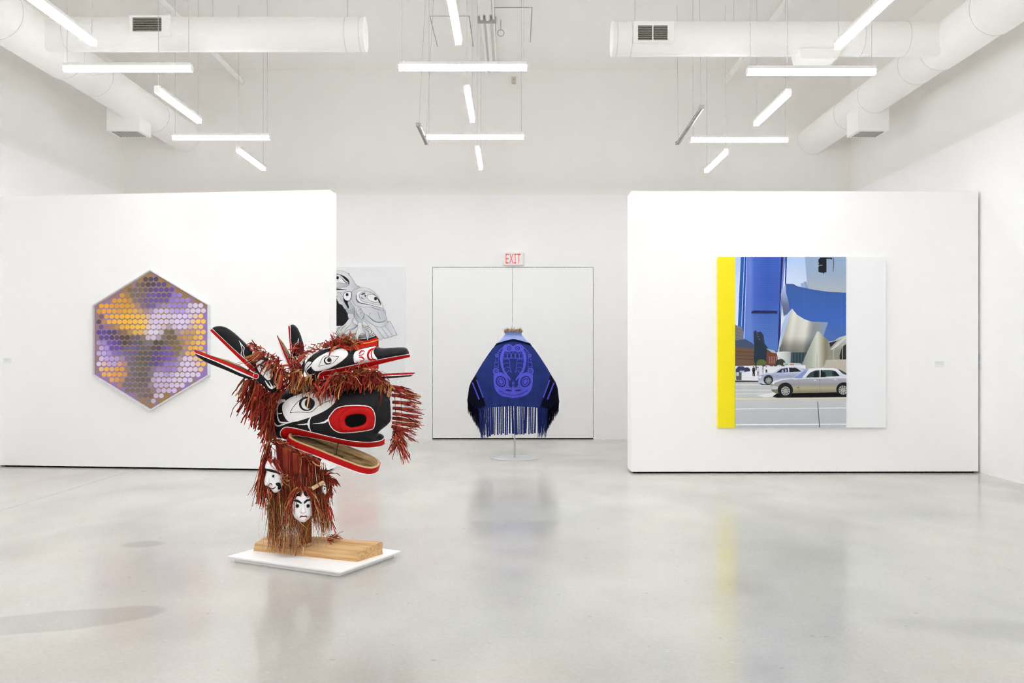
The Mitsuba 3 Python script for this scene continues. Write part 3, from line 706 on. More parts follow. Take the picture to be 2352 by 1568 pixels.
anchors = [  # x, y on the sheet (unit hexagon), dot colour
    (0, .85, (70, 52, 78)), (-.22, .72, (112, 102, 88)), (.2, .7, (92, 58, 150)), (.45, .56, (150, 128, 206)), (.72, .46, (226, 214, 240)), (0, .6, (100, 78, 150)), (-.45, .5, (224, 158, 40)),
    (-.75, .45, (250, 178, 24)), (-.4, .28, (250, 190, 50)), (-.2, .2, (252, 200, 64)), (-.6, .3, (248, 184, 40)), (.15, .3, (222, 206, 236)), (.45, .25, (228, 216, 242)), (.05, .1, (230, 220, 242)), (-.82, .35, (60, 40, 84)),
    (-.8, .1, (84, 54, 150)), (-.6, .1, (72, 44, 96)), (-.4, 0, (62, 46, 66)), (-.2, -.02, (84, 84, 100)), (-.3, -.15, (104, 92, 140)), (-.55, -.1, (92, 60, 170)), (-.78, -.15, (200, 180, 232)), (-.6, -.3, (190, 172, 228)),
    (-.8, -.35, (228, 216, 242)), (-.7, -.42, (250, 190, 60)), (-.5, -.45, (236, 168, 40)), (-.25, -.4, (104, 100, 88)), (-.1, -.25, (84, 86, 84)), (-.12, -.55, (92, 86, 92)), (-.3, -.62, (118, 106, 88)), (0, -.8, (110, 92, 92)),
    (.1, -.05, (64, 54, 46)), (.3, .05, (96, 84, 60)), (.1, -.25, (82, 52, 140)), (.25, -.2, (110, 74, 178)), (.4, -.1, (120, 106, 66)), (.3, -.4, (150, 124, 206)), (.15, -.6, (206, 190, 232)), (.4, -.55, (226, 214, 240)),
    (.6, -.35, (228, 216, 242)), (.55, .05, (196, 150, 60)), (.8, .3, (252, 204, 70)), (.78, 0, (250, 200, 66)), (.8, -.3, (250, 196, 60)), (.65, -.15, (240, 186, 60)), (.1, -.85, (222, 210, 236)), (.6, -.5, (228, 216, 240))]
axy = np.array([a[:2] for a in anchors]); acol = np.array([lin(*a[2]) for a in anchors])
def field(q):
    d = ((q[:, None] - axy[None]) ** 2).sum(2)
    w = 1 / (d + 0.004) ** 2.5
    return (w[..., None] * acol).sum(1) / w.sum(1, keepdims=True)
def ground(q):
    k = meshkit.fbm(np.column_stack([q * 1.4 + 3, np.zeros(len(q))]), 2, 5)
    s = np.clip((k - 0.42) * 7, 0, 1)[:, None]
    return lin(150, 118, 190) * s + lin(158, 120, 62) * (1 - s)
HR = 0.832
layers = [(Polygon(hexa(HR)), lambda q: ground(q / HR))]
inner = Polygon(hexa(HR * 0.985))
rows = 26
for j in range(rows):
    y = -HR + (j + 0.5) * 2 * HR / rows
    for i in range(-16, 17):
        x = (i + 0.5 * (j % 2)) * 0.0665
        r = 0.0318 + 0.0022 * math.cos(3 * x) * math.cos(2.5 * y)
        g = ell(x, y, r, r * 0.93, 12, 22)
        if inner.contains(g): layers.append((g, field(np.array([[x, y]]) / HR)[0]))
def place_hex(x, y, lift):
    return HC + ex * x[:, None] + ez * y[:, None] + en * (0.0312 + lift)
LL = [layers[0]] + layers[1:]
v, f, c = flat_print(LL[:1], place_hex, 0, size=0.05)
v2, f2, c2 = flat_print(LL[1:], lambda x, y, l: place_hex(x, y, 0.0004), 0)
put('dot_print', (np.vstack([v, v2]), np.vstack([f, f2 + len(v)])), GLOSSPRINT, t, color=np.vstack([c, c2]), label='print of coloured dots on ochre and violet')
gl = np.array([HC + ex * x + ez * y + en * 0.054 for x, y in hexa(0.838)])
put('acrylic_pane', (gl, np.array([(0, k + 1, k) for k in range(1, 5)])), 'clear_acrylic', t, label='clear acrylic front')

# ------------------------------------------------------------------ bird picture on the back wall behind the carved masks
BY = yb - 0.045
wb = on_plane_y(BY)
t = thing('bird_picture', 'white canvas with a grey bird on a red can behind the left partition', 'picture')
(bx1, bz1), (bx0, bz0) = wb([(929, 612), (600, 958)])
put('canvas', rbx(bx0, bx1, BY, yb - 0.003, bz0, bz1, 0.003), CANVAS, t)
def z4(p):
    p = np.asarray(p, float); return np.column_stack([740 + p[:, 0] / 7.127, 580 + p[:, 1] / 7.127])
B = []
GL, GM, GD, BK, WT = lin(224, 226, 230), lin(196, 199, 206), lin(120, 122, 128), lin(36, 37, 40), lin(244, 244, 246)
def sh(*st, axis=0): return grad(list(st), axis)
def PB(pts, col, curve=True, line=4, lc=None):
    g = blob(pts) if curve else poly(pts)
    if line: B.append((g.buffer(line / 2), lin(112, 114, 120) if lc is None else lc)); g = g.buffer(-line / 2)
    B.append((g, col)); return g
def SB(pts, w, col=None, **k): B.append((stroke(pts, w, **k), lin(104, 106, 112) if col is None else col))
PB([(-300, 340), (440, 340), (440, 1200), (-300, 1200)], BK, False, 0)
# can: red over pale, its lid with rings
PB([(178, 1300), (920, 1300), (920, 1900), (178, 1900)], lin(222, 40, 32), False, 0)
PB([(178, 1900), (920, 1900), (916, 2560), (182, 2560)], lin(238, 222, 216), False, 0)
PB([(905, 1400), (922, 1400), (922, 1900), (905, 1900)], lin(120, 30, 28), False, 0)
B.append((ell(549, 1330, 372, 120), BK)); B.append((ell(549, 1300, 372, 118), lin(228, 228, 230)))
for k in (0.94, 0.84, 0.72, 0.6): B.append((ell(545, 1296, 372 * k, 118 * k), BK)); B.append((ell(545, 1294, 372 * k - 9, 118 * k - 8), lin(236, 236, 238)))
B.append((stroke([(178, 1430), (300, 1470), (549, 1492), (760, 1472), (920, 1425)], 14), lin(246, 196, 92)))
# tail, wing and body
for k, (x0, x1) in enumerate(((700, 1010), (820, 1090), (930, 1160), (1040, 1220))):
    y0 = 1080 + 30 * k
    PB([(x0 - 40, y0), (x0 + 70, y0 - 50), (x1 + 10, 1350 - 10 * (3 - k) + 60 * (3 - k) * 0.4), (x1 - 60, 1440 - 26 * k)], sh((x0, (210, 213, 219)), (x0 + 160, (232, 233, 236)), (x1, (206, 208, 214))), False, 5)
PB([(655, 1000), (760, 960), (1010, 930), (1040, 1040), (1072, 1130), (1050, 1185), (960, 1220), (850, 1190), (730, 1110)], sh((650, (196, 200, 208)), (900, (228, 230, 234)), (1070, (204, 207, 213))))
PB([(600, 880), (760, 880), (900, 930), (1000, 950), (1045, 1040), (1040, 1110), (960, 1140), (860, 1120), (740, 1025), (650, 970)], sh((600, (228, 230, 234)), (1045, (206, 209, 216))))
SB([(905, 960), (930, 1030), (960, 1110)], (3, 8, 2)); SB([(800, 980), (770, 1020), (790, 1060)], (2, 6, 2)); SB([(740, 1030), (850, 1120), (950, 1140), (1040, 1110)], (4, 12, 12, 3))
PB([(470, 700), (500, 620), (610, 570), (760, 590), (880, 670), (960, 800), (1005, 920), (980, 945), (800, 890), (600, 880), (520, 840)], sh((470, (200, 203, 210)), (700, (232, 233, 236)), (1000, (208, 211, 217))))
PB([(555, 700), (590, 640), (720, 625), (840, 665), (930, 770), (1000, 910), (800, 860), (650, 830), (575, 770)], WT)
PB([(605, 700), (640, 655), (740, 640), (850, 680), (920, 770), (950, 860), (800, 830), (650, 790)], GL, True, 6)
PB([(735, 720), (770, 685), (850, 690), (910, 740), (930, 800), (850, 810), (770, 780)], WT, True, 6, BK)
B.append((ell(876, 752, 26, 30), BK)); B.append((blob([(900, 730), (940, 780), (965, 860), (930, 810)]), BK))
for pts in ([(632, 690), (665, 662), (705, 660), (690, 684)], [(640, 730), (690, 765), (640, 745)], [(690, 700), (715, 690), (712, 730)]): B.append((blob(pts), lin(70, 72, 78)))
SB([(565, 690), (560, 760), (610, 820), (760, 850), (980, 905)], (5, 10, 12, 8, 3), BK)
# neck and head, cut by the partition's edge
PB([(60, 330), (200, 300), (330, 300), (430, 350), (500, 440), (560, 530), (620, 565), (520, 610), (440, 690), (340, 740), (200, 660), (60, 660)], sh((180, (222, 224, 228)), (400, (230, 231, 235)), (600, (198, 201, 208))))
PB([(60, 345), (230, 345), (340, 375), (420, 430), (447, 500), (380, 560), (60, 560)], BK, True, 0)
PB([(60, 400), (200, 365), (290, 365), (380, 450), (430, 500), (360, 560), (60, 550)], WT, True, 0)
PB([(160, 520), (300, 500), (440, 515), (400, 560), (280, 570), (150, 560)], sh((160, (226, 227, 232)), (440, (176, 178, 188))), True, 4)
B.append((ell(252, 412, 48, 50), GM)); B.append((ell(252, 412, 40, 42), WT)); B.append((ell(252, 412, 25, 27), BK)); SB([(290, 380), (380, 480), (440, 505)], (4, 12, 4), BK); SB([(60, 480), (200, 475), (320, 497)], (5, 6, 3))
PB([(60, 575), (200, 580), (340, 600), (400, 600), (330, 612), (60, 606)], BK, True, 0); PB([(60, 606), (330, 614), (400, 600), (360, 640), (280, 656), (60, 640)], GL, True, 4)
# throat, arms, legs
PB([(190, 660), (290, 655), (340, 720), (360, 800), (420, 910), (380, 930), (330, 860), (300, 760), (200, 690)], sh((190, (226, 228, 232)), (420, (190, 193, 200))))
PB([(345, 700), (380, 650), (470, 640), (480, 720), (440, 790), (370, 770)], WT, True, 8, BK); B.append((ell(410, 688, 22, 25), BK))
PB([(420, 820), (450, 790), (480, 830), (530, 900), (530, 960), (490, 1010), (430, 1000), (390, 940), (440, 900)], sh((390, (206, 208, 214)), (530, (190, 192, 200)))); 
for k in range(3): SB([(395, 930 + 26 * k), (450, 950 + 26 * k), (525, 900 + 30 * k)], (3, 7, 4))
for k in range(3): B.append((ell(270 + 18 * k, 755 + 36 * k, 48, 24, 30), lin(96, 98, 104))); B.append((ell(270 + 18 * k, 753 + 36 * k, 45, 20, 30), GL))
PB([(425, 1000), (515, 1010), (505, 1085), (440, 1085)], GL); PB([(440, 1085), (490, 1085), (500, 1150), (560, 1190), (530, 1235), (430, 1260), (360, 1320), (310, 1330), (260, 1290), (280, 1240), (380, 1160)], sh((250, (206, 208, 214)), (420, (232, 233, 236)), (560, (190, 192, 198))))
SB([(400, 1180), (330, 1240), (300, 1290)], (3, 8, 3)); SB([(460, 1190), (400, 1240), (350, 1310)], (3, 8, 3))
PB([(540, 970), (600, 1050), (660, 1130), (590, 1140), (530, 1030)], sh((530, (180, 183, 190)), (660, (214, 216, 222))))
PB([(560, 930), (610, 890), (660, 960), (690, 1020), (650, 1090), (610, 1060), (570, 990)], sh((560, (222, 224, 228)), (690, (196, 199, 206)))); SB([(575, 960), (620, 930), (640, 910)], (2, 6, 2)); SB([(600, 1020), (640, 980), (660, 960)], (2, 6, 2))
PB([(590, 1150), (655, 1150), (660, 1220), (730, 1270), (770, 1340), (745, 1440), (715, 1350), (650, 1320), (600, 1370), (575, 1470), (545, 1380), (560, 1320), (510, 1340), (480, 1410), (445, 1330), (500, 1260), (580, 1210)], sh((440, (200, 203, 210)), (620, (234, 235, 238)), (770, (196, 199, 206))))
SB([(600, 1220), (560, 1290), (550, 1350)], (3, 8, 3)); SB([(650, 1240), (700, 1300), (715, 1360)], (3, 8, 3))
clip4 = rect(-900, 235, 1335, 2650)
B = [(g.intersection(clip4), c) for g, c in B]
def place4(x, y, lift):
    w = wb(z4(np.column_stack([x, y])))
    return np.column_stack([w[:, 0], np.full(len(w), BY - 0.0008 - lift), w[:, 1]])
v, f, c = flat_print(B, place4, 0.00016, size=40)
put('bird_print', (v, f[:, ::-1] * 1), PRINT, t, color=c, label='painted grey bird standing on a red can')
# ------------------------------------------------------------------ carved bird mask on its log stand
# plinth: a slab over a smaller base, turned 27 degrees
pc, pe1, pe2 = np.array([-1.349, 6.012]), np.array([0.890, -0.456]), np.array([0.456, 0.890])
def turned(m, o, e1, e2):
    M = np.eye(4); M[:2, 0], M[:2, 1], M[:2, 3] = e1, e2, o
    m.apply_transform(M); return m
t = thing('plinth', 'low white two-step plinth on the concrete floor under the log', 'plinth')
put('base', turned(rbx(-0.435, 0.435, -0.30, 0.30, 0, 0.030, 0.002), pc, pe1, pe2), WHITE, t)
put('slab', turned(rbx(-0.472, 0.472, -0.333, 0.333, 0.030, 0.043, 0.002), pc, pe1, pe2), WHITE, t)
PT = 0.043
le1, le2 = np.array([0.922, -0.387]), np.array([0.387, 0.922])
lo = np.array([-1.80, 6.09])
rs = np.random.RandomState(7)
stand = thing('log_stand', 'split pale log lying on the white plinth with a short upright post', 'log stand')
sec = np.array(cr([(0.0, 0.002), (0.005, 0.030), (0.012, 0.052), (0.03, 0.060), (0.07, 0.066), (0.12, 0.070), (0.17, 0.076), (0.21, 0.082), (0.25, 0.078), (0.262, 0.05), (0.258, 0.01), (0.25, 0.0), (0.12, 0.0), (0.01, 0.0)], True, 3))
ns, nk = 46, len(sec)
xs = np.linspace(0, 0.862, ns)
gv = np.zeros((ns, nk, 3))
for i, x in enumerate(xs):
    k = 0.92 + 0.10 * i / ns
    nz = meshkit.fbm(np.column_stack([np.full(nk, x * 5), sec * 14]), 3, 2) - 0.5
    endcut = 0.02 * (meshkit.noise(np.column_stack([sec * 30, np.zeros(nk)]), 9) - 0.5) if i in (0, ns - 1) else 0
    gv[i] = np.column_stack([np.full(nk, x) + endcut + (0.035 * (sec[:, 0] / 0.26 - 0.5) if i in (0, ns - 1) else 0) * (1 if i else -0.4), sec[:, 0] + 0.014 * nz, np.maximum(sec[:, 1] * k + 0.014 * nz * (sec[:, 1] > 0.01), 0)])
fq = [(i * nk + j, (i + 1) * nk + j, (i + 1) * nk + (j + 1) % nk, i * nk + (j + 1) % nk) for i in range(ns - 1) for j in range(nk)]
vv = gv.reshape(-1, 3)
fq = np.array(fq); ft = np.vstack([fq[:, [0, 2, 1]], fq[:, [0, 3, 2]]])
def cap(i, flip):
    a, b = trimesh.creation.triangulate_polygon(Polygon(sec), engine='earcut')
    return vv[i * nk:(i + 1) * nk], None
e0 = np.vstack([vv, vv[:nk].mean(0), vv[-nk:].mean(0)])
n0 = len(vv)
cf = [(n0, (j + 1) % nk, j) for j in range(nk)] + [(n0 + 1, (ns - 1) * nk + j, (ns - 1) * nk + (j + 1) % nk) for j in range(nk)]
lm = trimesh.Trimesh(e0, np.vstack([ft, np.array(cf)]), process=False)
trimesh.repair.fix_normals(lm)
lm.apply_translation((0, 0, PT)); turned(lm, lo, le1, le2)
put('log', lm, LOGTOP, stand, smooth=45)

CC, RR = np.array([-1.434, 6.066]), 6.233
UU, WW = np.array([0.9732, 0.2301]), np.array([0.2301, -0.9732])
FX, FY = 343.9, 334.7
post = trimesh.creation.cylinder(radius=0.046, height=0.66, sections=28); post.apply_translation((CC[0], CC[1], 0.108 + 0.33))
put('post', post, ENDWOOD, stand, smooth=50, label='brown upright post')

def loc(p, w=0.0):
    """drawing units of the photograph's size -> metres (u to the right, v up) in the sculpture's own upright plane, at w in front of it"""
    p = np.asarray(p, float)
    k = (p[:, 0] - 1180) / F_PX
    u = (k * (CC[1] + w * WW[1]) - CC[0] - w * WW[0]) / (UU[0] - k * UU[1])
    return np.column_stack([u, EYE + (812 - p[:, 1]) * (CC[1] + u * UU[1] + w * WW[1]) / F_PX])
def wld(m):
    v, f = m[0], m[1]
    o = np.column_stack([CC[0] + v[:, 0] * UU[0] + v[:, 2] * WW[0], CC[1] + v[:, 0] * UU[1] + v[:, 2] * WW[1], v[:, 1]])
    return (o, f) if len(m) == 2 else (o, f, m[2])
ZOOM = {1: (430, 720, 4.2764), 2: (500, 960, 4.127), 6: (440, 730, 5.408), 7: (680, 760, 4.75), 8: (570, 1000, 5.227)}
def px(z, p):
    x, y, k = ZOOM[z]; p = np.asarray(p, float)
    return np.column_stack([x + p[:, 0] / k, y + p[:, 1] / k])
def frame_of(z, w0, slope):
    """maps a drawing to (u, v) on a surface whose w is w0 + slope * u"""
    def fn(p):
        q = px(z, p); w = np.zeros(len(q))
        for _ in range(3):
            r = np.array([loc(q[i:i + 1], w[i])[0] for i in range(len(q))]); w = w0 + slope * r[:, 0]
        return r
    return fn

MASK = thing('bird_mask', 'large carved bird mask with four beaked heads, black red and white, fringed with red bark', 'mask')

class Head:
    def __init__(self, name, z, w0, slope, label=None):
        self.m, self.key, self.label = frame_of(z, w0, slope), None, label
        self.name = name
    def body(self, pts, thick, edge, mid, mat_, res=0.007, rim=0.012, curve=True, name=None, n=5):
        g = remap(blob(pts, n) if curve else poly(pts), self.m).buffer(0.0015).buffer(-0.0015)
        g = max(polys(g), key=lambda a: a.area)
        R_ = Relief(g, thick, edge, mid, rim)
        k = put(name or self.name, wld(R_.mesh(res)), mat_, MASK if self.key is None else self.key, smooth=50, label=self.label if self.key is None else None)
        if self.key is None: self.key = k; self.R = R_
        return R_, k
    def paint(self, name, g, mat_, up=0.0022, bulge=0.0, both=True, R_=None, label=None, grow=0.0, edge=0.02, res=0.008):
        R_ = R_ or self.R
        g = remap(g, self.m)
        if grow: g = g.buffer(grow)
        g = g.intersection(R_.p.buffer(0.003))
        for p in polys(g):
            L4 = p.length; res = float(np.clip(2.2 * p.area / max(L4, 1e-6) / 3.5, 0.0024, 0.007))
            for s in (1, -1) if both else (1,):
                m = R_.paint(p, res if s > 0 else res * 1.6, up, s, bulge, edge)
                if len(m[0]): put(name, wld(m), mat_, self.key, smooth=40, label=label if s > 0 else None)

# --- the large head
H = Head('large_head', 1, 0.13 - 0.036, 0.30, 'large black head with white eye socket and gaping red mouth')
mid1 = lambda u, v: 0.30 * (u - 0.12)
H.body([(805, 1215), (800, 1130), (815, 1010), (832, 925), (868, 862), (890, 800), (940, 755), (1010, 725), (1100, 700), (1250, 680), (1400, 700), (1560, 740), (1720, 735), (1905, 728), (1960, 790), (2000, 835), (2010, 900), (2014, 1050), (1988, 1095),
        (1955, 1125), (1905, 1165), (1890, 1190), (1930, 1203), (1950, 1232), (1946, 1288), (1900, 1310), (1780, 1323), (1650, 1316), (1500, 1288), (1300, 1240), (1100, 1206), (1010, 1200), (985, 1245), (930, 1240), (860, 1228)], 0.15, 0.13, mid1, BLACKP, 0.005, 0.02, n=4)
lip = poly(np.vstack([cr([(1948, 1236), (1900, 1256), (1780, 1270), (1600, 1256), (1400, 1216), (1200, 1166), (1040, 1127), (965, 1120), (925, 1150), (917, 1185), (928, 1218), (955, 1236), (985, 1243)], False, 5), cr([(1008, 1198), (1100, 1206), (1300, 1240), (1500, 1288), (1650, 1316), (1780, 1323), (1900, 1310), (1946, 1290)], False, 5)]))
H.paint('lip_outline', lip.buffer(9), WHITEP, 0.003, label='white painted outline of the mouth')
H.paint('upper_lip', lip, REDP, 0.008, 0.004, label='red upper lip')
sock = blob([(933, 910), (950, 872), (1000, 832), (1060, 805), (1140, 780), (1250, 765), (1380, 788), (1460, 815), (1452, 860), (1420, 902), (1350, 952), (1250, 1000), (1150, 1035), (1060, 1060), (1005, 1062), (962, 1022), (938, 965)])
H.paint('eye_socket', sock, WHITEP, 0.003, label='white eye socket')
lens = [(1010, 972), (1042, 915), (1090, 862), (1140, 825)], [(1010, 972), (1100, 963), (1180, 970), (1232, 955), (1285, 908), (1340, 876), (1405, 850)]
H.paint('eyelid_line', unary_union([stroke(l, 4.5) for l in lens]), BLACKP, 0.0042)
H.paint('eye', ell(1172, 884, 74, 70), BLACKP, 0.0052, label='black eye ring with white crescent')
H.paint('eye_crescent', ell(1177, 886, 57, 55), WHITEP, 0.0074)
H.paint('pupil', ell(1203, 880, 49, 50), BLACKP, 0.0096)
wst = [stroke([(955, 852), (905, 882), (882, 930), (884, 990), (897, 1045), (925, 1068), (1010, 1066)], (22, 14, 12, 12, 14, 16, 8)), stroke([(885, 985), (928, 978)], 8),
       stroke([(868, 868), (838, 925), (829, 985), (838, 1042), (858, 1082), (890, 1103), (950, 1085), (1045, 1058)], (8, 16, 14, 12, 14, 16, 12, 6)), blob([(882, 858), (930, 842), (962, 846), (920, 872), (888, 886), (872, 880)])]
H.paint('painted_line', unary_union(wst), WHITEP, 0.003, label='white painted curves behind the eye')
whisk = [stroke([(1085, 1089), (1140, 1086), (1190, 1078)], (3, 9, 18)), stroke([(1222, 1008), (1200, 1040), (1192, 1080), (1200, 1125), (1218, 1160)], (3, 14, 22, 14, 3)), stroke([(1235, 1080), (1300, 1074), (1350, 1062), (1392, 1035)], (4, 10, 18, 22))]
nos = blob([(1383, 1030), (1402, 990), (1452, 932), (1520, 905), (1620, 895), (1720, 897), (1795, 912), (1832, 952), (1848, 1012), (1845, 1090), (1828, 1132), (1780, 1148), (1650, 1166), (1520, 1174), (1448, 1150), (1400, 1098)])
H.paint('painted_line', unary_union(whisk), WHITEP, 0.003, label='white painted whisker lines')
H.paint('nostril_outline', nos, WHITEP, 0.0035)
slot = blob([(1550, 1045), (1568, 1008), (1620, 990), (1695, 985), (1738, 998), (1748, 1036), (1735, 1070), (1690, 1092), (1612, 1104), (1566, 1088)])
H.paint('nostril', nos.buffer(-9), REDP, 0.005, 0.030, label='big red carved nostril', edge=0.055)
H.paint('nostril_rim', blob([(1478, 1050), (1500, 985), (1560, 932), (1650, 912), (1740, 914), (1800, 938), (1826, 1000), (1822, 1080), (1796, 1122), (1660, 1148), (1535, 1158), (1492, 1112)]).difference(slot), REDP, 0.030, 0.018, edge=0.02)
H.paint('nostril_hole', slot.buffer(6), VOID, 0.036, label='black nostril opening')
band = Head('head_band', 1, 0.11, 0.25, 'dark red bark band over the brow')
band.body([(1130, 630), (1300, 640), (1500, 620), (1700, 585), (1890, 580), (1912, 735), (1700, 752), (1540, 770), (1380, 740), (1180, 720)], 0.12, 0.09, mid1, mat('dark_red_band', lin(110, 18, 18), 0.8), 0.012)

# --- the lower jaw: a carved trough, tilted and turned towards the viewer
ja = np.array([0.870, -0.350, 0.340]); ja /= np.linalg.norm(ja)
jb = np.array([0.44, 0.20, -0.875]); jb -= ja * (ja @ jb); jb /= np.linalg.norm(jb)
jn = np.cross(ja, jb); jn = jn if jn[1] > 0 else -jn
jo = np.array([*loc(np.array([[664, 1003.5]]), 0.075)[0], 0.075])
plan = Polygon(cr([(0, 0), (0.25, -0.012), (0.50, -0.006), (0.585, 0.022), (0.618, 0.075), (0.620, 0.140), (0.588, 0.196), (0.50, 0.220), (0.25, 0.214), (0, 0.19)], True, 6)).buffer(0.002).buffer(-0.002)
def ccw(g):
    return np.array(shapely.geometry.polygon.orient(g, 1.0).exterior.coords)[:-1]
def jaw_solid(g, z0, z1, hole=None):
    s = mf.Manifold.extrude(mf.CrossSection([ccw(g)]), z1 - z0).translate((0, 0, z0))
    if hole is not None:
        g2, h0, h1 = hole
        h = mf.Manifold.extrude(mf.CrossSection([ccw(g2)]), h1 - h0, scale_top=(1.0, 1.0)).translate((0, 0, h0))
        s = s - h
    m = s.to_mesh()
    v, f = np.array(m.vert_properties[:, :3]), np.array(m.tri_verts)
    if np.cross(ja, jb) @ jn < 0: f = f[:, ::-1]
    return jo + v[:, :1] * ja + v[:, 1:2] * jb + v[:, 2:3] * jn, f
jaw = put('lower_jaw', wld(jaw_solid(plan, -0.054, 0.0, (plan.buffer(-0.017), -0.042, 0.02))), PALEWOOD, MASK, smooth=35, label='open lower jaw carved as a bare wood trough')
put('trough', wld(jaw_solid(plan.buffer(-0.016), -0.045, -0.040)), TROUGH, jaw, smooth=35, label='grained inside of the jaw')
put('lower_lip', wld(jaw_solid(plan.buffer(0.004), -0.043, -0.004, (plan.buffer(-0.002), -0.06, 0.01))), REDP, jaw, smooth=35, label='red lower lip')
put('lip_outline', wld(jaw_solid(plan.buffer(0.003), -0.053, -0.0435, (plan.buffer(-0.004), -0.07, 0.0))), WHITEP, jaw, smooth=35)
tw = [jo + ja * a + jb * b + jn * c for a, b, c in ((0.31, 0.10, 0.05), (0.315, 0.10, -0.02), (0.32, 0.105, -0.042))]
tw2 = [jo + ja * a + jb * b + jn * c for a, b, c in ((0.32, 0.105, -0.04), (0.37, 0.09, -0.03), (0.36, 0.05, -0.040), (0.31, 0.09, -0.036))]
def tube(pts, r, n=8):
    p = cr(pts, False, 4); vs, fs = [], []
    out = []
    for a, b in zip(p[:-1], p[1:]):
        if np.linalg.norm(b - a) > 1e-6: out.append(cyl(a, b, r, n))
    m = cat(out); return np.array(m.vertices), np.array(m.faces)
put('jaw_twig', wld(tube(tw, 0.004)), mat('twig', lin(70, 56, 40), 0.8), jaw); put('jaw_twig', wld(tube(tw2, 0.004)), 'twig', jaw)

# --- the upper head that faces right
H2 = Head('upper_head', 7, 0.12, 0.12, 'slim upper head with a long black beak pointing right')
mid2 = lambda u, v: 0.04 + 0.12 * u
H2.body([(90, 400), (110, 340), (170, 270), (260, 215), (380, 185), (500, 180), (570, 208), (640, 205), (760, 180), (840, 160), (885, 168), (960, 186), (1080, 180), (1190, 178), (1228, 202), (1246, 250), (1248, 282), (1150, 306), (1000, 340), (860, 376), (700, 412), (560, 442), (440, 466), (310, 486),
         (296, 492), (302, 532), (240, 546), (170, 540), (130, 500), (95, 440)], 0.085, 0.07, mid2, BLACKP, 0.0045, 0.02, n=4)
rl = poly([(1247, 256), (1050, 289), (860, 326), (600, 381), (400, 425), (300, 441), (258, 465), (241, 500), (252, 530), (302, 532), (296, 492), (440, 466), (600, 434), (800, 392), (1000, 340), (1248, 282)])
H2.paint('lip_outline', rl.buffer(9), WHITEP, 0.003); H2.paint('upper_lip', rl, REDP, 0.007, 0.003, label='red upper lip')
H2.paint('eye_socket', blob([(165, 380), (190, 330), (260, 272), (380, 216), (500, 190), (558, 218), (565, 262), (520, 312), (440, 370), (340, 418), (240, 440), (188, 426)]), WHITEP, 0.003, label='white eye socket')
H2.paint('eyelid_line', unary_union([stroke([(245, 385), (290, 292), (340, 271), (465, 279)], 4), stroke([(245, 385), (345, 362), (400, 350), (465, 279)], 4)]), BLACKP, 0.0042)
H2.paint('eye', ell(345, 322, 42), BLACKP, 0.005); H2.paint('eye_crescent', ell(350, 320, 33), WHITEP, 0.007); H2.paint('pupil', ell(360, 316, 22), BLACKP, 0.009)
H2.paint('nostril', blob([(628, 320), (628, 262), (660, 216), (740, 192), (872, 168), (846, 210), (852, 255), (885, 316), (770, 336), (650, 350)]), WHITEP, 0.004, 0.008, label='white nostril panel with red curves')
H2.paint('painted_line', unary_union([stroke([(872, 176), (806, 212), (782, 262), (800, 308), (868, 318)], (6, 22, 20, 20, 6)), stroke([(850, 186), (818, 240), (832, 300), (876, 312)], (4, 10, 10, 4)), stroke([(690, 244), (715, 218), (748, 222), (722, 258), (688, 264)], (12, 16, 4, 8, 12)), stroke([(690, 284), (722, 288), (742, 318), (700, 328)], (12, 18, 6, 12))]), REDP, 0.013, label='red curves on the nostril panel')
H2.paint('painted_line', unary_union([blob([(92, 400), (112, 352), (140, 332), (168, 345), (125, 395), (100, 440)]), stroke([(168, 372), (140, 400), (112, 440), (138, 480), (172, 526)], (16, 14, 12, 16, 12)), stroke([(138, 482), (200, 470)], (14, 5))]), WHITEP, 0.003, label='white painted curves behind the eye')
B2, k2 = H2.body([(300, 494), (460, 489), (900, 472), (1288, 455), (1292, 470), (1275, 490), (1230, 502), (1000, 520), (700, 540), (480, 548), (300, 542)], 0.045, 0.03, mid2, BLACKP, 0.0045, 0.012, True, 'lower_beak', 3)
H2.paint('lower_lip', poly([(300, 494), (460, 489), (900, 472), (1288, 455), (1291, 472), (900, 490), (460, 522), (305, 526)]), REDP, 0.004, R_=B2, label='red lower lip')
H2.paint('lip_outline', poly([(305, 527), (460, 523), (900, 491), (1290, 473), (1284, 481), (900, 501), (460, 534), (305, 538)]), WHITEP, 0.004, R_=B2)

# --- the head on the left with its beak open
H3 = Head('side_head', 6, 0.10, -0.05, 'small left head with its beak wide open')
mid3 = lambda u, v: 0.05 - 0.05 * u
H3.body([(745, 470), (765, 400), (830, 425), (900, 475), (980, 555), (1050, 635), (1100, 720), (1108, 790), (1080, 855), (1010, 935), (930, 882), (860, 822), (800, 772), (772, 735), (770, 690), (785, 650), (755, 560)], 0.06, 0.05, mid3, BLACKP, 0.0045, 0.014, n=4)
H3.paint('eye_socket', unary_union([blob([(762, 402), (805, 428), (865, 468), (830, 520), (770, 546), (748, 510), (752, 450)]), blob([(800, 560), (860, 520), (930, 540), (980, 600), (1012, 690), (992, 752), (950, 772), (910, 742), (860, 692), (828, 650)])]), WHITEP, 0.003, label='white eye socket')
H3.paint('eyelid_line', unary_union([stroke([(830, 600), (850, 655), (900, 672), (938, 710), (934, 640), (905, 575)], 3.5)]), BLACKP, 0.0042)
H3.paint('eye', ell(882, 600, 30), BLACKP, 0.005); H3.paint('eye_crescent', ell(882, 596, 20), WHITEP, 0.007); H3.paint('pupil', ell(876, 592, 13), BLACKP, 0.009)
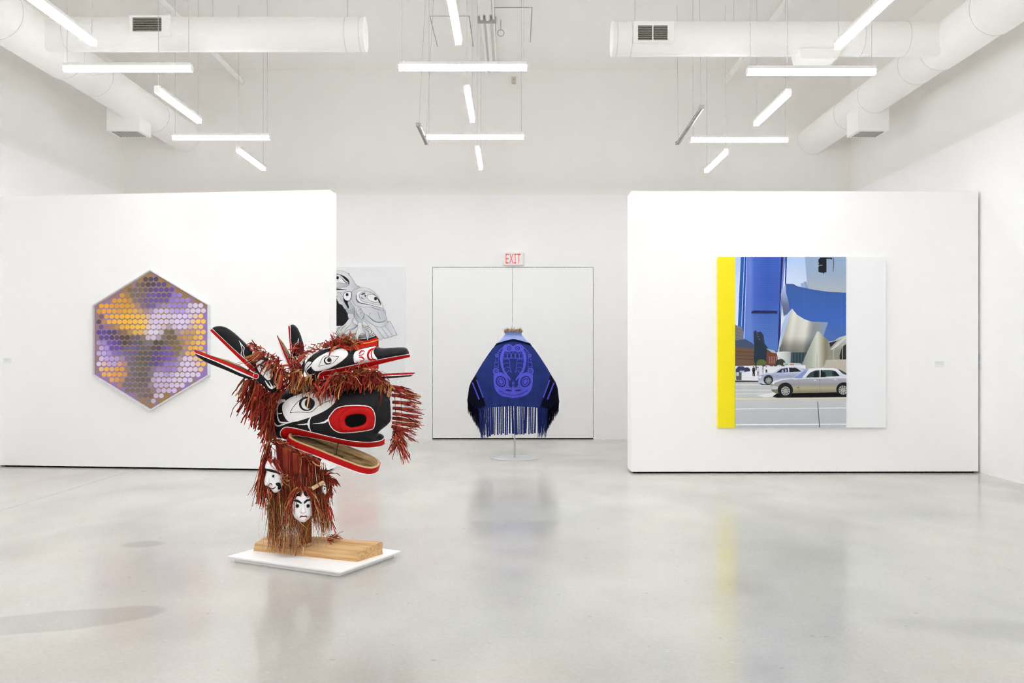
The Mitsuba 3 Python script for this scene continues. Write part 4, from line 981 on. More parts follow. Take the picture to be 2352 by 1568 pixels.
H3.paint('painted_line', unary_union([stroke([(915, 780), (945, 828), (968, 858), (1000, 868), (1050, 836), (1098, 780)], (10, 22, 26, 28, 26, 12)), stroke([(962, 786), (978, 812), (1000, 852)], (4, 9, 18)), stroke([(1026, 732), (1036, 780), (1050, 822)], (10, 12, 22))]), WHITEP, 0.003, label='white painted teeth')
R3, ku = H3.body([(235, 145), (262, 115), (320, 98), (400, 108), (480, 150), (560, 215), (640, 290), (720, 365), (762, 420), (752, 480), (765, 560), (800, 640), (775, 672), (745, 656), (480, 402), (232, 158)], 0.04, 0.05, mid3, BLACKP, 0.0045, 0.010, True, 'upper_beak', 4)
ls = poly([(230, 150), (247, 132), (500, 372), (800, 640), (778, 674), (745, 658), (480, 404), (230, 160)])
H3.paint('lip_outline', ls.buffer(7), WHITEP, 0.003, R_=R3); H3.paint('upper_lip', ls, REDP, 0.005, 0.002, R_=R3, label='red upper lip')
fl = blob([(585, 278), (625, 328), (657, 372), (646, 420), (655, 465), (697, 532), (645, 495), (610, 452), (622, 395), (606, 330)])
H3.paint('painted_flame', fl, WHITEP, 0.003, R_=R3, label='white flame shape on the beak'); H3.paint('painted_flame', fl.buffer(-8), mat('maroon_paint', lin(70, 28, 34), 0.45), 0.0042, R_=R3)
H3.paint('lip_corner', ell(798, 722, 40), WHITEP, 0.004); H3.paint('lip_corner', ell(798, 720, 31), REDP, 0.007, label='red corner of the mouth')
R3b, kl = H3.body([(32, 402), (48, 400), (420, 538), (772, 692), (790, 735), (772, 756), (700, 758), (600, 728), (400, 642), (200, 562), (80, 492), (30, 440)], 0.03, 0.03, mid3, BLACKP, 0.0045, 0.012, True, 'lower_beak', 3)
H3.paint('lower_lip', poly([(34, 402), (48, 401), (420, 539), (772, 694), (768, 736), (420, 581), (30, 426)]), REDP, 0.004, R_=R3b, label='red lower lip'); H3.paint('lip_outline', poly([(30, 427), (420, 582), (768, 737), (770, 753), (600, 686), (300, 546), (30, 439)]), WHITEP, 0.004, R_=R3b)
w3 = Relief(remap(poly([(190, 458), (430, 520), (600, 596), (700, 650), (775, 694), (420, 545)]), H3.m), 0.02, 0.02, lambda u, v: mid3(u, v) - 0.03, 0.012)
put('beak_inside', wld(w3.mesh(0.006)), PALEWOOD, H3.key, smooth=40, label='bare wood inside of the lower beak')
put('beak_cord', wld(tube([np.array([*H3.m(np.array([[515, 578]]))[0], 0.05]), np.array([*H3.m(np.array([[570, 556]]))[0], 0.05]), np.array([*H3.m(np.array([[640, 540]]))[0], 0.05])], 0.0012, 5)), 'twig', H3.key)

# --- the head at the back with its beak up
H4 = Head('rear_head', 6, -0.14, 0.0, 'rear head with its narrow beak pointing straight up')
mid4 = lambda u, v: 0 * u - 0.18
H4.body([(1198, 98), (1222, 86), (1270, 82), (1312, 118), (1345, 182), (1372, 262), (1394, 340), (1400, 460), (1410, 600), (1380, 700), (1260, 720), (1218, 690), (1240, 630), (1226, 400), (1206, 200)], 0.045, 0.045, mid4, BLACKP, 0.007, 0.010, n=4)
l4 = poly([(1197, 100), (1222, 90), (1232, 300), (1264, 620), (1238, 655), (1224, 400), (1204, 200)])
H4.paint('lip_outline', l4.buffer(6), WHITEP, 0.003); H4.paint('upper_lip', l4.buffer(-4), REDP, 0.005, label='red upper lip')
f4 = blob([(1325, 248), (1332, 305), (1300, 352), (1276, 392), (1262, 445), (1262, 380), (1288, 322), (1312, 300)])
H4.paint('painted_flame', f4, WHITEP, 0.003); H4.paint('painted_flame', f4.buffer(-6), 'maroon_paint', 0.0042)
H4.paint('eye_socket', blob([(1288, 540), (1305, 490), (1350, 462), (1388, 480), (1385, 560), (1330, 610), (1290, 600)]), WHITEP, 0.003)
R4, kk = H4.body([(1060, 240), (1078, 234), (1160, 415), (1252, 620), (1246, 664), (1215, 640), (1118, 420)], 0.03, 0.02, mid4, BLACKP, 0.0045, 0.01, True, 'lower_beak', 3)
H4.paint('lip_outline', poly([(1060, 240), (1078, 234), (1160, 415), (1252, 620), (1246, 664), (1215, 640), (1118, 420)]).buffer(2), WHITEP, 0.0025, R_=R4); H4.paint('lower_lip', poly([(1067, 240), (1078, 236), (1160, 416), (1250, 620), (1244, 656), (1190, 550), (1120, 380)]), REDP, 0.004, R_=R4, label='red lower lip')
w4 = Relief(remap(poly([(1085, 244), (1130, 296), (1192, 398), (1244, 500), (1250, 610), (1162, 420)]), H4.m), 0.02, 0.02, lambda u, v: mid4(u, v) - 0.03, 0.01)
put('beak_inside', wld(w4.mesh(0.006)), PALEWOOD, H4.key, smooth=40, label='bare wood inside of the lower beak')

# ------------------------------------------------------------------ shredded bark
rs = np.random.RandomState(21)
RED = [lin(*c) for c in ((148, 46, 38), (126, 36, 32), (164, 58, 48), (184, 78, 62), (106, 28, 26), (152, 66, 46))]
BROWN = [lin(*c) for c in ((134, 82, 44), (112, 66, 36), (158, 104, 60), (96, 54, 32))]
TAN = [lin(*c) for c in ((196, 146, 92), (206, 168, 118), (180, 124, 74))]
def pick(n, red, brown, tan):
    pool = np.array(RED + BROWN + TAN)
    p = np.array([red / 6] * 6 + [brown / 4] * 4 + [tan / 3] * 3); p /= p.sum()
    return pool[rs.choice(len(pool), n, p=p)] * rs.uniform(0.75, 1.2, (n, 1))

DENS, WIDE = 0.34, 1.7
def strands(path_px, z, w, ang, spread, length, n, width=2.6, droop=0.3, mixc=(1, .15, .1), jitter=4, wspread=0.35, wj=0.03, K=6, out=0.0, curl=0.06):
    """n strands rooted along a line of the drawing; ang: heading in degrees (0 right, 90 up), length and width in its pixels"""
    p = px(z, path_px) if z else np.asarray(path_px, float)
    s = np.linspace(0, 1, 60); seg = np.r_[0, np.cumsum(np.linalg.norm(np.diff(p, axis=0), axis=1))]; seg /= max(seg[-1], 1e-9)
    n = max(3, int(n * DENS)); width = width * WIDE
    r = rs.uniform(0, 1, n)
    q = np.column_stack([np.interp(r, seg, p[:, 0]), np.interp(r, seg, p[:, 1])]) + rs.normal(0, jitter, (n, 2))
    ww = (w(r) if callable(w) else w) + rs.uniform(-wj, wj, n)
    a = np.radians((np.interp(r, np.linspace(0, 1, len(ang)), ang) if np.ndim(ang) else ang) + rs.normal(0, spread, n))
    L = length * rs.uniform(0.55, 1.1, n) / 340
    root = np.array([loc(q[i:i + 1], ww[i])[0] for i in range(n)])
    P0 = np.column_stack([root, ww])
    D = np.column_stack([np.cos(a), np.sin(a), out + rs.normal(0, wspread, n)])
    t_ = np.linspace(0, 1, K)[None, :, None]
    path = P0[:, None] + D[:, None] * L[:, None, None] * t_ + np.array([0, -1.0, 0]) * (droop * L)[:, None, None] * t_**2
    path += (rs.normal(0, 1, (n, 1, 3)) * np.sin(t_ * np.pi * rs.uniform(0.5, 2, (n, 1, 1)))) * curl * L[:, None, None]
    wd = width / 340 * rs.uniform(0.5, 1.5, n)
    return ribbons(path, wd, wd * 0.35, pick(n, *mixc), rs)
def bark(name, lst, label, parent=MASK):
    v, f, c = join(lst)
    return put(name, wld((v, f)), BARK, parent, color=c, label=label, kind='stuff')

bark('crest_bark', [strands([(1095, 540), (1120, 450), (1200, 385), (1320, 330), (1480, 290), (1560, 280)], 1, 0.07, (200, 170, 160, 120), 45, 15, 420, 2.4, 0.1, (1, .25, .12), 3, wj=0.06),
                    strands([(1430, 310), (1520, 290), (1640, 300)], 1, 0.09, (200, 90, 20), 70, 30, 330, 2.4, 0.3, (1, .3, .2), 5, wj=0.05),
                    strands([(1440, 300), (1430, 330)], 1, 0.14, -100, 6, 62, 5, 3.4, 0.1, (1, 0, .2), 2, wspread=.05),
                    strands([(1110, 300), (1140, 350)], 1, -0.1, (190, 140), 50, 24, 90, 2.2, 0.3, (1, .1, .1), 5)], 'tufted red bark along the upper head')
bark('brow_bark', [strands([(1020, 600), (1060, 600), (1150, 625), (1230, 640)], 1, 0.17, -95, 14, 34, 170, 3.4, 0.2, (.5, .35, .6), 5, wspread=0.2), strands([(1000, 640), (1050, 600), (1100, 560), (1090, 470)], 1, 0.12, (200, 180), 50, 24, 200, 2.6, 0.3, (1, .25, .15), 5),
                   strands([(1270, 680), (1330, 665), (1450, 650), (1540, 650)], 1, 0.20, -115, 22, 36, 260, 2.8, 0.25, (1, .25, .2), 6, wspread=0.3), strands([(1180, 700), (1280, 720)], 1, 0.2, -85, 10, 46, 14, 3.2, 0.1, (1, .1, .1), 3, wspread=.1),
                   strands([(1470, 620), (1600, 580), (1720, 570), (1860, 570)], 1, 0.17, (190, 250, 160, 250), 55, 24, 700, 2.6, 0.3, (1, .5, .28), 7, wj=0.07), strands([(1540, 640), (1700, 640), (1900, 640)], 1, 0.18, -100, 30, 22, 360, 2.6, 0.3, (1, .3, .2), 6, wj=.04),
                   strands([(1860, 600), (1890, 660), (1960, 690)], 1, 0.17, (-70, -60), 45, 28, 170, 2.6, 0.3, (1, .3, .3), 6), strands([(1900, 690), (1980, 690), (2010, 720)], 1, 0.17, -105, 15, 36, 80, 3.0, 0.1, (.8, .4, .5), 4, wspread=.15),
                   strands([(1905, 740), (1915, 760)], 1, 0.25, -98, 3, 52, 3, 1.6, 0, (1, 0, 0), 1, wspread=.03)], 'shaggy red and tan bark over the brow of the large head')
bark('mane_bark', [strands([(640, 300), (700, 370), (790, 420), (880, 500), (950, 580), (1000, 640)], 1, 0.12, (150, 120, 60, 40), 45, 16, 420, 2.6, 0.25, (1, .25, .12), 4, wj=0.05),
                   strands([(700, 400), (780, 430), (830, 470)], 1, 0.135, (205, 215, 225), 10, 38, 60, 4.0, 0.1, (1, .1, .15), 5, wspread=.1), strands([(840, 480), (900, 540), (960, 620)], 1, 0.13, (235, 255, 275), 18, 30, 150, 3.6, 0.2, (.9, .5, .25), 5, wspread=.15),
                   strands([(620, 640), (700, 690), (780, 770), (830, 800)], 1, 0.03, (-110, -96), 9, 80, 260, 4.2, 0.1, (1, .2, .04), 6, wspread=0.12, wj=.05), strands([(560, 640), (640, 660)], 1, 0.02, -112, 14, 40, 80, 3, 0.25, (1, .4, .25), 4, wspread=.2),
                   strands([(640, 760), (700, 800), (780, 900), (810, 980)], 1, 0.04, -100, 8, 66, 200, 4.2, 0.05, (1, .2, .03), 6, wspread=.12, wj=.05), strands([(1020, 660), (900, 740), (840, 830), (810, 950), (800, 1100)], 1, 0.07, (215, 240, 255, 262), 9, 62, 240, 3.6, 0.1, (1, .3, .1), 5, wspread=.12, wj=.03)],
     'long red bark mane hanging behind the left head')
bark('collar_bark', [strands([(800, 1235), (860, 1262), (950, 1290), (1050, 1345), (1240, 1440)], 1, lambda r: 0.05 + 0.07 * r, (-10, -24, -30), 16, 22, 700, 2.0, 0.1, (1, .35, .2), 4, wj=.05)], 'wrapped bark collar under the large head')

# the fan of flat bundles behind the beak, and its knotted tassel
fan = [((1030, 640), (1215, 660), (1330, 705), 30), ((1040, 700), (1210, 715), (1350, 740), 30), ((1050, 775), (1210, 790), (1358, 815), 32), ((1052, 840), (1215, 855), (1362, 880), 30), ((1052, 900), (1215, 925), (1362, 945), 32),
       ((1050, 950), (1215, 970), (1362, 1000), 32), ((1048, 1000), (1210, 1020), (1345, 1045), 32), ((1040, 1040), (1190, 1075), (1315, 1110), 34), ((1060, 1060), (1170, 1120), (1280, 1190), 34), ((1080, 1080), (1150, 1150), (1215, 1240), 32), ((1010, 600), (1180, 625), (1260, 660), 26)]
for i, (a, b, e, wd) in enumerate(fan):
    w0 = 0.14 + 0.02 * rs.uniform(-1, 1)
    cen = np.array([[*loc(px(7, [q]), w0 + dw)[0], w0 + dw] for q, dw in ((a, 0.0), ((0.5 * (a[0] + b[0]), 0.5 * (a[1] + b[1]) - 3), 0.015), (b, 0.02))])
    tq = np.linspace(0, 1, 7)
    pl = np.stack([np.interp(tq, [0, .5, 1], cen[:, k]) for k in range(3)], 1)
    dv = np.gradient(pl, axis=0); nv = np.column_stack([-dv[:, 1], dv[:, 0], 0 * tq]); nv /= np.linalg.norm(nv, axis=1, keepdims=True)
    hw_ = wd * 1.3 / 4.75 / 340 / 2 * np.interp(tq, [0, .3, 1], [0.8, 1, 0.75])
    bv = np.stack([pl + nv * hw_[:, None], pl + [0, 0, .004], pl - nv * hw_[:, None], pl - [0, 0, .004]], 1).reshape(-1, 3)
    bq = np.array([(k * 4 + j, k * 4 + (j + 1) % 4, (k + 1) * 4 + (j + 1) % 4, (k + 1) * 4 + j) for k in range(6) for j in range(4)])
    bandm = (bv, np.vstack([bq[:, [0, 1, 2]], bq[:, [0, 2, 3]]]), np.repeat(pick(7, 1, .05, 0) * 0.9, 4, 0))
    an = math.degrees(math.atan2(-(e[1] - b[1]), e[0] - b[0]))
    fr1 = strands([a, b], 7, w0 + 0.004, an, 2.5, 40, 16, 3.0, 0.0, (1, .1, .02), 2.2, wspread=.06, wj=.012, K=4, curl=.02)
    mid_ = ((a[0] + b[0] * 2) / 3, (a[1] + b[1] * 2) / 3)
    fr2 = strands([mid_, b], 7, w0 + 0.012, an, 9, math.hypot(e[0] - b[0], e[1] - b[1]) / 4.75 + 8, 46, 1.7, 0.05, (1, .15, .12), 1.8, wspread=.12, wj=.014, K=5)
    v, f, c = join([bandm, fr1, fr2])
    put('bark_bundle', wld((v, f)), BARK, MASK, color=c)
knots = [strands([(1075, 1085), (1100, 1100), (1125, 1120)], 7, 0.15, -60, 30, 14, 60, 2.4, .2, (1, .1, .1), 3), strands([(1070, 1110), (1100, 1150), (1130, 1180)], 7, 0.155, -100, 8, 16, 60, 3, .1, (1, .05, .05), 3.5, wspread=.1),
         strands([(1060, 1190), (1120, 1200)], 7, 0.155, -112, 8, 32, 70, 2.2, .05, (1, .1, .08), 3.5, wspread=.12), strands([(1110, 1200), (1140, 1230)], 7, 0.155, (-66, -60), 6, 46, 80, 2.0, .10, (1, .15, .14), 3, wspread=.12), strands([(1030, 1150), (1090, 1170), (1130, 1150)], 7, 0.165, 0, 8, 12, 30, 3, 0, (1, 0, 0), 2, wspread=.1)]
kn = trimesh.creation.icosphere(3, 1.0); kv = np.array(kn.vertices); kc_ = loc(px(7, [(1096, 1150)]), 0.16)[0]
kr = 1 + 0.12 * np.sin(kv[:, 1:2] * 14 + kv[:, :1] * 6) + 0.10 * (meshkit.noise(kv * 4, 3)[:, None] - 0.5)
kv2 = np.array([kc_[0], kc_[1], 0.16]) + kv * kr * [0.019, 0.027, 0.019]
kcol = lin(150, 40, 36) * (0.75 + 0.5 * meshkit.noise(kv * [3, 16, 3], 8))[:, None]
knots.append((kv2, np.array(kn.faces), kcol))
v, f, c = join(knots)
put('bark_tassel', wld((v, f)), BARK, MASK, color=c, label='knotted red bark tassel hanging at the right')
nets = [stroke]  # thin dark netting lines across the fan
for x0, y0, x1, y1 in ((1075, 700, 1100, 1080), (1140, 640, 1160, 1060)):
    put('netting_cord', wld(tube([np.array([*loc(px(7, [(x0 + (x1 - x0) * k, y0 + (y1 - y0) * k)]), 0.175)[0], 0.175 + 0.004 * math.sin(k * 20)]) for k in np.linspace(0, 1, 8)], 0.0018, 5)), 'twig', MASK)

# ------------------------------------------------------------------ the bark skirt round the post
skirt = thing('bark_skirt', 'thick skirt of split red and brown bark hanging round the post under the large head', 'bark skirt')
cu, ru, rw = -0.045, 0.155, 0.13
core = trimesh.creation.cylinder(radius=1, height=1, sections=28)
cv = np.array(core.vertices); cv = np.column_stack([cu + cv[:, 0] * 0.125, 0.54 + cv[:, 2] * 0.36, cv[:, 1] * 0.10])
put('core', wld((cv, np.array(core.faces)[:, ::-1] * 1)), mat('dark_bark', lin(52, 24, 18), 0.9, 0.1), skirt, label='dark inside of the skirt')
def skirt_top(u, w):
    return np.minimum(0.83, 0.80 - np.maximum(w, -0.04) * 0.15 - 0.46 * np.maximum(u + 0.16, 0))
for i in range(34):
    a = 2 * np.pi * i / 34 + rs.uniform(-.05, .05)
    top, bot = skirt_top(cu + ru * np.cos(a), rw * np.sin(a)), rs.uniform(0.40, 0.56)
    r0, r1 = rs.uniform(0.92, 1.02), rs.uniform(0.90, 1.06)
    K = 6
    zz = np.linspace(top, bot, K); rr = np.linspace(r0, r1, K) - 0.08 * np.sin(np.linspace(0, np.pi, K))
    path = np.column_stack([cu + ru * rr * np.cos(a), zz, rw * rr * np.sin(a)])
    tang = np.array([-np.sin(a) * ru, 0, np.cos(a) * rw]); tang /= np.linalg.norm(tang)
    nrm_ = np.array([np.cos(a), 0, np.sin(a)])
    wv = rs.uniform(0.024, 0.044) / 2
    sv = np.concatenate([path + tang * wv * np.cos(b_) + nrm_ * 0.005 * np.sin(b_) for b_ in (0, np.pi / 2, np.pi, 3 * np.pi / 2)], 0).reshape(4, K, 3).transpose(1, 0, 2).reshape(-1, 3)
    fq = np.array([(k * 4 + j, k * 4 + (j + 1) % 4, (k + 1) * 4 + (j + 1) % 4, (k + 1) * 4 + j) for k in range(K - 1) for j in range(4)])
    ff = np.vstack([fq[:, [0, 2, 1]], fq[:, [0, 3, 2]]])
    base = pick(1, 1, .12, 0)[0] * 0.8
    cc = np.repeat(np.array([base * rs.uniform(0.7, 1.25) for _ in range(K)]), 4, 0)
    put('bark_strip', wld((sv, ff)), BARK, skirt, color=cc)
def hang(n, z_top, z_bot, r=(1.0, 1.25), mixa=(1, .2, .05), mixb=(.25, .8, .7), wd=0.006, phi=(0, 2 * np.pi), drift=0.02, K=8, floor_=None):
    a = rs.uniform(*phi, n); r_ = rs.uniform(*r, n)
    zt, zb = rs.uniform(*z_top, n), rs.uniform(*z_bot, n)
    zt = np.minimum(zt, skirt_top(cu + ru * r_ * np.cos(a), rw * r_ * np.sin(a)) - 0.01)
    uu_, wf_ = cu + ru * r_ * np.cos(a), np.sin(a)
    gap = (wf_ > 0.2) & (uu_ > -0.03) & (uu_ < 0.075)
    zb = np.where(gap, np.maximum(zb, rs.uniform(0.26, 0.42, n) * (rs.uniform(0, 1, n) > 0.15)), zb); zb = np.where(gap & (zb > zt - 0.1), zt - 0.12, zb)
    t_ = np.linspace(0, 1, K)[None, :]
    zz = zt[:, None] + (zb - zt)[:, None] * t_
    spread = 1 + 0.10 * t_**2 + rs.normal(0, 0.02, (n, 1)) * t_
    wob = np.cumsum(rs.normal(0, drift / K, (n, K, 2)), 1)
    path = np.stack([cu + 0.012 * t_ + ru * r_[:, None] * spread * np.cos(a)[:, None] + wob[..., 0], zz, rw * r_[:, None] * spread * np.sin(a)[:, None] + wob[..., 1]], 2)
    ca, cb = pick(n, *mixa), pick(n, *mixb)
    m = np.clip(t_ * 1.5 - 0.25 + rs.uniform(-.3, .3, (n, 1)), 0, 1)[..., None]
    wds = wd * rs.uniform(0.5, 1.5, n)
    return ribbons(path, wds, wds * 0.4, ca[:, None] * (1 - m) + cb[:, None] * m, rs, 0.5)
put('bark_strands', (lambda j: wld((j[0], j[1])))(J := join([hang(90, (0.58, 0.80), (0.20, 0.45)), hang(380, (0.46, 0.62), (0.18, 0.42)), hang(620, (0.42, 0.62), (0.13, 0.30), wd=0.005, mixa=(.6, .6, .25)),
     hang(230, (0.35, 0.55), (0.055, 0.14), (1.05, 1.3), wd=0.0045, phi=(0.52 * np.pi, 0.92 * np.pi), mixa=(.5, .6, .4), mixb=(.5, .4, 1.0), drift=.05), hang(60, (0.30, 0.45), (0.06, 0.14), (1.15, 1.35), wd=0.004, phi=(0.25 * np.pi, 0.55 * np.pi), mixa=(.5, .5, .6), mixb=(.7, .2, 1.0), drift=.10),
     hang(16, (0.40, 0.5), (0.12, 0.3), (1.2, 1.45), wd=0.002, mixa=(.3, 1, .3), drift=.10)])), BARK, skirt, color=J[2], kind='stuff', label='loose bark strands, red above and tan below')
loose = join([strands([(930, 1235), (1000, 1220), (1040, 1225)], 8, 0.06, (10, -15), 22, 20, 110, 1.6, 0.1, (1, .3, .5), 4, wspread=.5, wj=.04), strands([(560, 1370), (640, 1400), (700, 1330), (760, 1240)], 8, 0.13, (-100, -130), 25, 26, 26, 1.5, 0.0, (1, .2, .5), 3, wspread=.1)])
loose = (np.column_stack([loose[0][:, 0], np.maximum(loose[0][:, 1], 0.05), loose[0][:, 2]]), loose[1], loose[2])
put('loose_bark', wld(loose[:2]), BARK, skirt, color=loose[2], kind='stuff', label='stray bark lying on the log')
put('binding_cord', wld(tube([np.array([cu + 0.145 * math.cos(a), 0.585 + 0.004 * math.sin(5 * a), 0.128 * math.sin(a)]) for a in np.linspace(0, 2 * np.pi, 30)], 0.003, 5)), 'twig', skirt)

# ------------------------------------------------------------------ white face masks hung on the skirt
SKINL = mat('face_white', lin(240, 240, 242), 0.4, 0.35)
BROWNR = mat('dark_red_line', lin(120, 20, 30), 0.45, 0.3)
GREYP = mat('grey_line', lin(150, 150, 152), 0.5, 0.3)
class Face(Head):
    def __init__(self, label, z, w0, slope):
        self.m, self.key, self.label, self.name = frame_of(z, w0, slope), thing('face_mask', label, 'mask'), None, 'face'
    def head(self, pts, thick, edge, mid):
        self.R = Relief(max(polys(remap(blob(pts, 5), self.m)), key=lambda a: a.area), thick, edge, mid, 0.004)
        put('face', wld(self.R.mesh(0.004)), SKINL, self.key, smooth=45)
F1 = Face('white frowning face mask with black parted hair at the front of the bark skirt', 8, 0.20, 0)
F1.head([(502, 840), (505, 790), (540, 730), (600, 690), (655, 676), (715, 690), (762, 740), (782, 800), (778, 880), (765, 970), (690, 1048), (650, 1054), (615, 1042), (550, 995), (515, 910)], 0.05, 0.045, lambda u, v: 0 * u + 0.155)
F1.paint('hair_paint', unary_union([blob([(560, 750), (590, 700), (650, 660), (648, 690), (628, 725), (590, 728)]), blob([(662, 660), (700, 672), (740, 720), (690, 728), (665, 690)])]), BLACKP, 0.002, both=False, label='black parted hair')
F1.paint('nose', blob([(655, 790), (640, 850), (622, 910), (640, 930), (660, 934), (685, 928), (696, 908), (678, 850), (668, 790)]), SKINL, 0.001, 0.020, both=False, edge=0.018)
F1.paint('brow', stroke([(550, 782), (590, 780), (635, 806)], (12, 26, 18)), BLACKP, 0.003, both=False); F1.paint('brow', stroke([(674, 806), (705, 778), (750, 772)], (18, 26, 12)), BLACKP, 0.003, both=False)
for ex_ in (590, 720):
    F1.paint('eye', ell(ex_, 842, 30, 32), GREYP, 0.002, both=False); F1.paint('eye', ell(ex_, 842, 28, 30), SKINL, 0.0028, both=False); F1.paint('eye', ell(ex_, 842, 23, 25), GREYP, 0.0034, both=False); F1.paint('pupil', ell(ex_, 842, 20, 21), BLACKP, 0.004, both=False)
F1.paint('nostril', unary_union([stroke([(626, 905), (630, 922), (645, 924)], 5), stroke([(692, 903), (688, 920), (674, 922)], 5)]), BROWNR, 0.004, both=False)
F1.paint('mouth', stroke([(622, 980), (640, 966), (668, 970), (692, 964), (706, 980)], (10, 14, 10, 14, 10)), BROWNR, 0.003, both=False, label='dark red frowning mouth')
hair = join([strands([(520, 760), (560, 700), (620, 640), (690, 615), (740, 650), (770, 720)], 8, 0.20, (-120, -130, -160, -20, -60, -70), 18, 20, 130, 2.0, .3, (1, .2, .2), 3, wspread=.15, wj=.015), strands([(500, 760), (530, 690), (580, 640)], 8, 0.2, (-95, -100, -110), 7, 62, 60, 1.8, .1, (1, .4, .3), 3, wspread=.08, wj=.015),
             strands([(720, 630), (768, 690), (805, 760)], 8, 0.19, (-60, -75, -85), 10, 50, 100, 2.0, .25, (1, .2, .5), 4, wspread=.12, wj=.02)])
put('bark_hair', wld(hair[:2]), BARK, F1.key, color=hair[2], kind='stuff', label='red bark hair')
F2 = Face('white moustached face mask turned sideways at the left of the bark skirt', 8, 0.15, 0)
F2.head([(228, 302), (270, 292), (316, 300), (372, 372), (418, 460), (424, 540), (405, 640), (350, 692), (300, 690), (268, 648), (240, 622), (200, 602), (190, 556), (204, 490), (216, 436), (196, 394)], 0.045, 0.035, lambda u, v: 0 * u + 0.11)
F2.paint('brow', stroke([(226, 412), (280, 420), (340, 438), (385, 462)], (26, 30, 24, 14)), BLACKP, 0.003, both=False); F2.paint('brow', stroke([(196, 402), (214, 412)], (22, 14)), BLACKP, 0.003, both=False)
F2.paint('eye', ell(301, 485, 24, 26), GREYP, 0.002, both=False); F2.paint('eye', ell(301, 485, 22, 24), SKINL, 0.0028, both=False); F2.paint('pupil', ell(301, 485, 15, 16), BLACKP, 0.0036, both=False)
F2.paint('nose', blob([(222, 470), (205, 540), (196, 590), (222, 606), (250, 590), (262, 560), (250, 500)]), SKINL, 0.001, 0.012, both=False, edge=0.014)
F2.paint('moustache', unary_union([blob([(330, 572), (372, 562), (390, 580), (384, 604), (350, 606)]), blob([(360, 610), (392, 600), (396, 636), (370, 650), (356, 636)])]), BLACKP, 0.003, both=False, label='black moustache')
F2.paint('mouth', unary_union([stroke([(240, 614), (250, 588), (272, 574), (284, 588)], 9), stroke([(266, 634), (300, 636), (330, 612)], (6, 12, 6))]), BROWNR, 0.003, both=False, label='dark red mouth line')
hair = join([strands([(260, 80), (240, 180), (220, 260)], 8, 0.09, (-100, -102, -104), 5, 96, 170, 2.4, .05, (1, .25, .08), 4, wspread=.06, wj=.03), strands([(240, 262), (300, 280), (350, 330)], 8, 0.15, (-60, -55, -65), 12, 34, 90, 2.0, .25, (1, .1, .05), 3, wspread=.1, wj=.015), strands([(165, 430), (180, 560), (200, 620)], 8, 0.1, (-97, -94), 5, 64, 150, 2.4, .05, (1, .45, .2), 4, wspread=.08, wj=.02),
             strands([(390, 500), (440, 540), (420, 570)], 8, 0.17, (20, -40, 160), 50, 14, 70, 1.8, .2, (.7, .2, .8), 3, wspread=.3), strands([(225, 620), (290, 700)], 8, 0.11, -92, 5, 40, 40, 2.0, .05, (.4, 1, .1), 3, wspread=.06)])
put('bark_hair', wld(hair[:2]), BARK, F2.key, color=hair[2], kind='stuff', label='red bark hair')
F3 = Face('white face mask seen edge-on at the right of the bark skirt', 8, 0.10, 0)
F3.head([(880, 560), (905, 552), (930, 600), (940, 660), (936, 706), (915, 712), (885, 690), (870, 620)], 0.05, 0.03, lambda u, v: 0 * u + 0.07)
F3.paint('brow', stroke([(900, 596), (928, 612)], 8), BLACKP, 0.003, both=True); F3.paint('pupil', ell(918, 638, 7, 9), BLACKP, 0.003)
hair = join([strands([(870, 470), (930, 465), (985, 550)], 8, 0.02, (20, -10, -60), 22, 22, 130, 2.6, .35, (1, .1, .03), 4, wspread=.25, wj=.03), strands([(950, 480), (985, 560)], 8, 0.0, (-80, -95), 8, 46, 70, 2.4, .1, (1, .2, .05), 4, wspread=.1), strands([(930, 780), (950, 850)], 8, 0.05, (-78, -80), 5, 60, 30, 2.2, 0, (1, .3, .1), 3, wspread=.06)])
put('bark_hair', wld(hair[:2]), BARK, F3.key, color=hair[2], kind='stuff', label='red bark hair')
tg = thing('wooden_toggle', 'short pale stick tied to the bark skirt above the frowning face', 'stick')
pa, pb = [np.array([*loc(px(8, [q]), w_)[0], w_]) for q, w_ in (((762, 640), 0.175), ((898, 562), 0.125))]
def seg(p0, p1, r, n=16):
    m = cyl(p0, p1, r, n); return np.array(m.vertices), np.array(m.faces)
put('stick', wld(seg(pa, pb, 0.0135)), PALEWOOD, tg, smooth=50)
put('tie_cord', wld(seg(pa + (pb - pa) * 0.52, pa + (pb - pa) * 0.58, 0.0150)), 'twig', tg, smooth=50)
put('tie_cord', wld(tube([pa + (pb - pa) * 0.5, np.array([*loc(px(8, [(812, 450)]), 0.15)[0], 0.15]), np.array([*loc(px(8, [(805, 330)]), 0.13)[0], 0.13])], 0.0018, 5)), CABLE, tg)
# ------------------------------------------------------------------ blue robe on its stand
RX, RY = 0.0, 11.84
st = thing('robe_stand', 'grey metal stand with a round foot holding up the blue robe', 'stand')
m = trimesh.creation.cylinder(radius=0.318, height=0.008, sections=64); m.apply_translation((RX + 0.012, RY, 0.004)); put('base', m, mat('stand_grey', (0.62, 0.63, 0.65), 0.35, 0.5, metallic=0.4), st, smooth=50)
put('pole', cyl((RX + 0.012, RY, 0.006), (RX + 0.012, RY, 1.55), 0.010, 16), STEEL, st, smooth=50)
put('shoulder_bar', cyl((RX - 0.22, RY, 1.42), (RX + 0.22, RY, 1.42), 0.012, 12), STEEL, st, smooth=50)

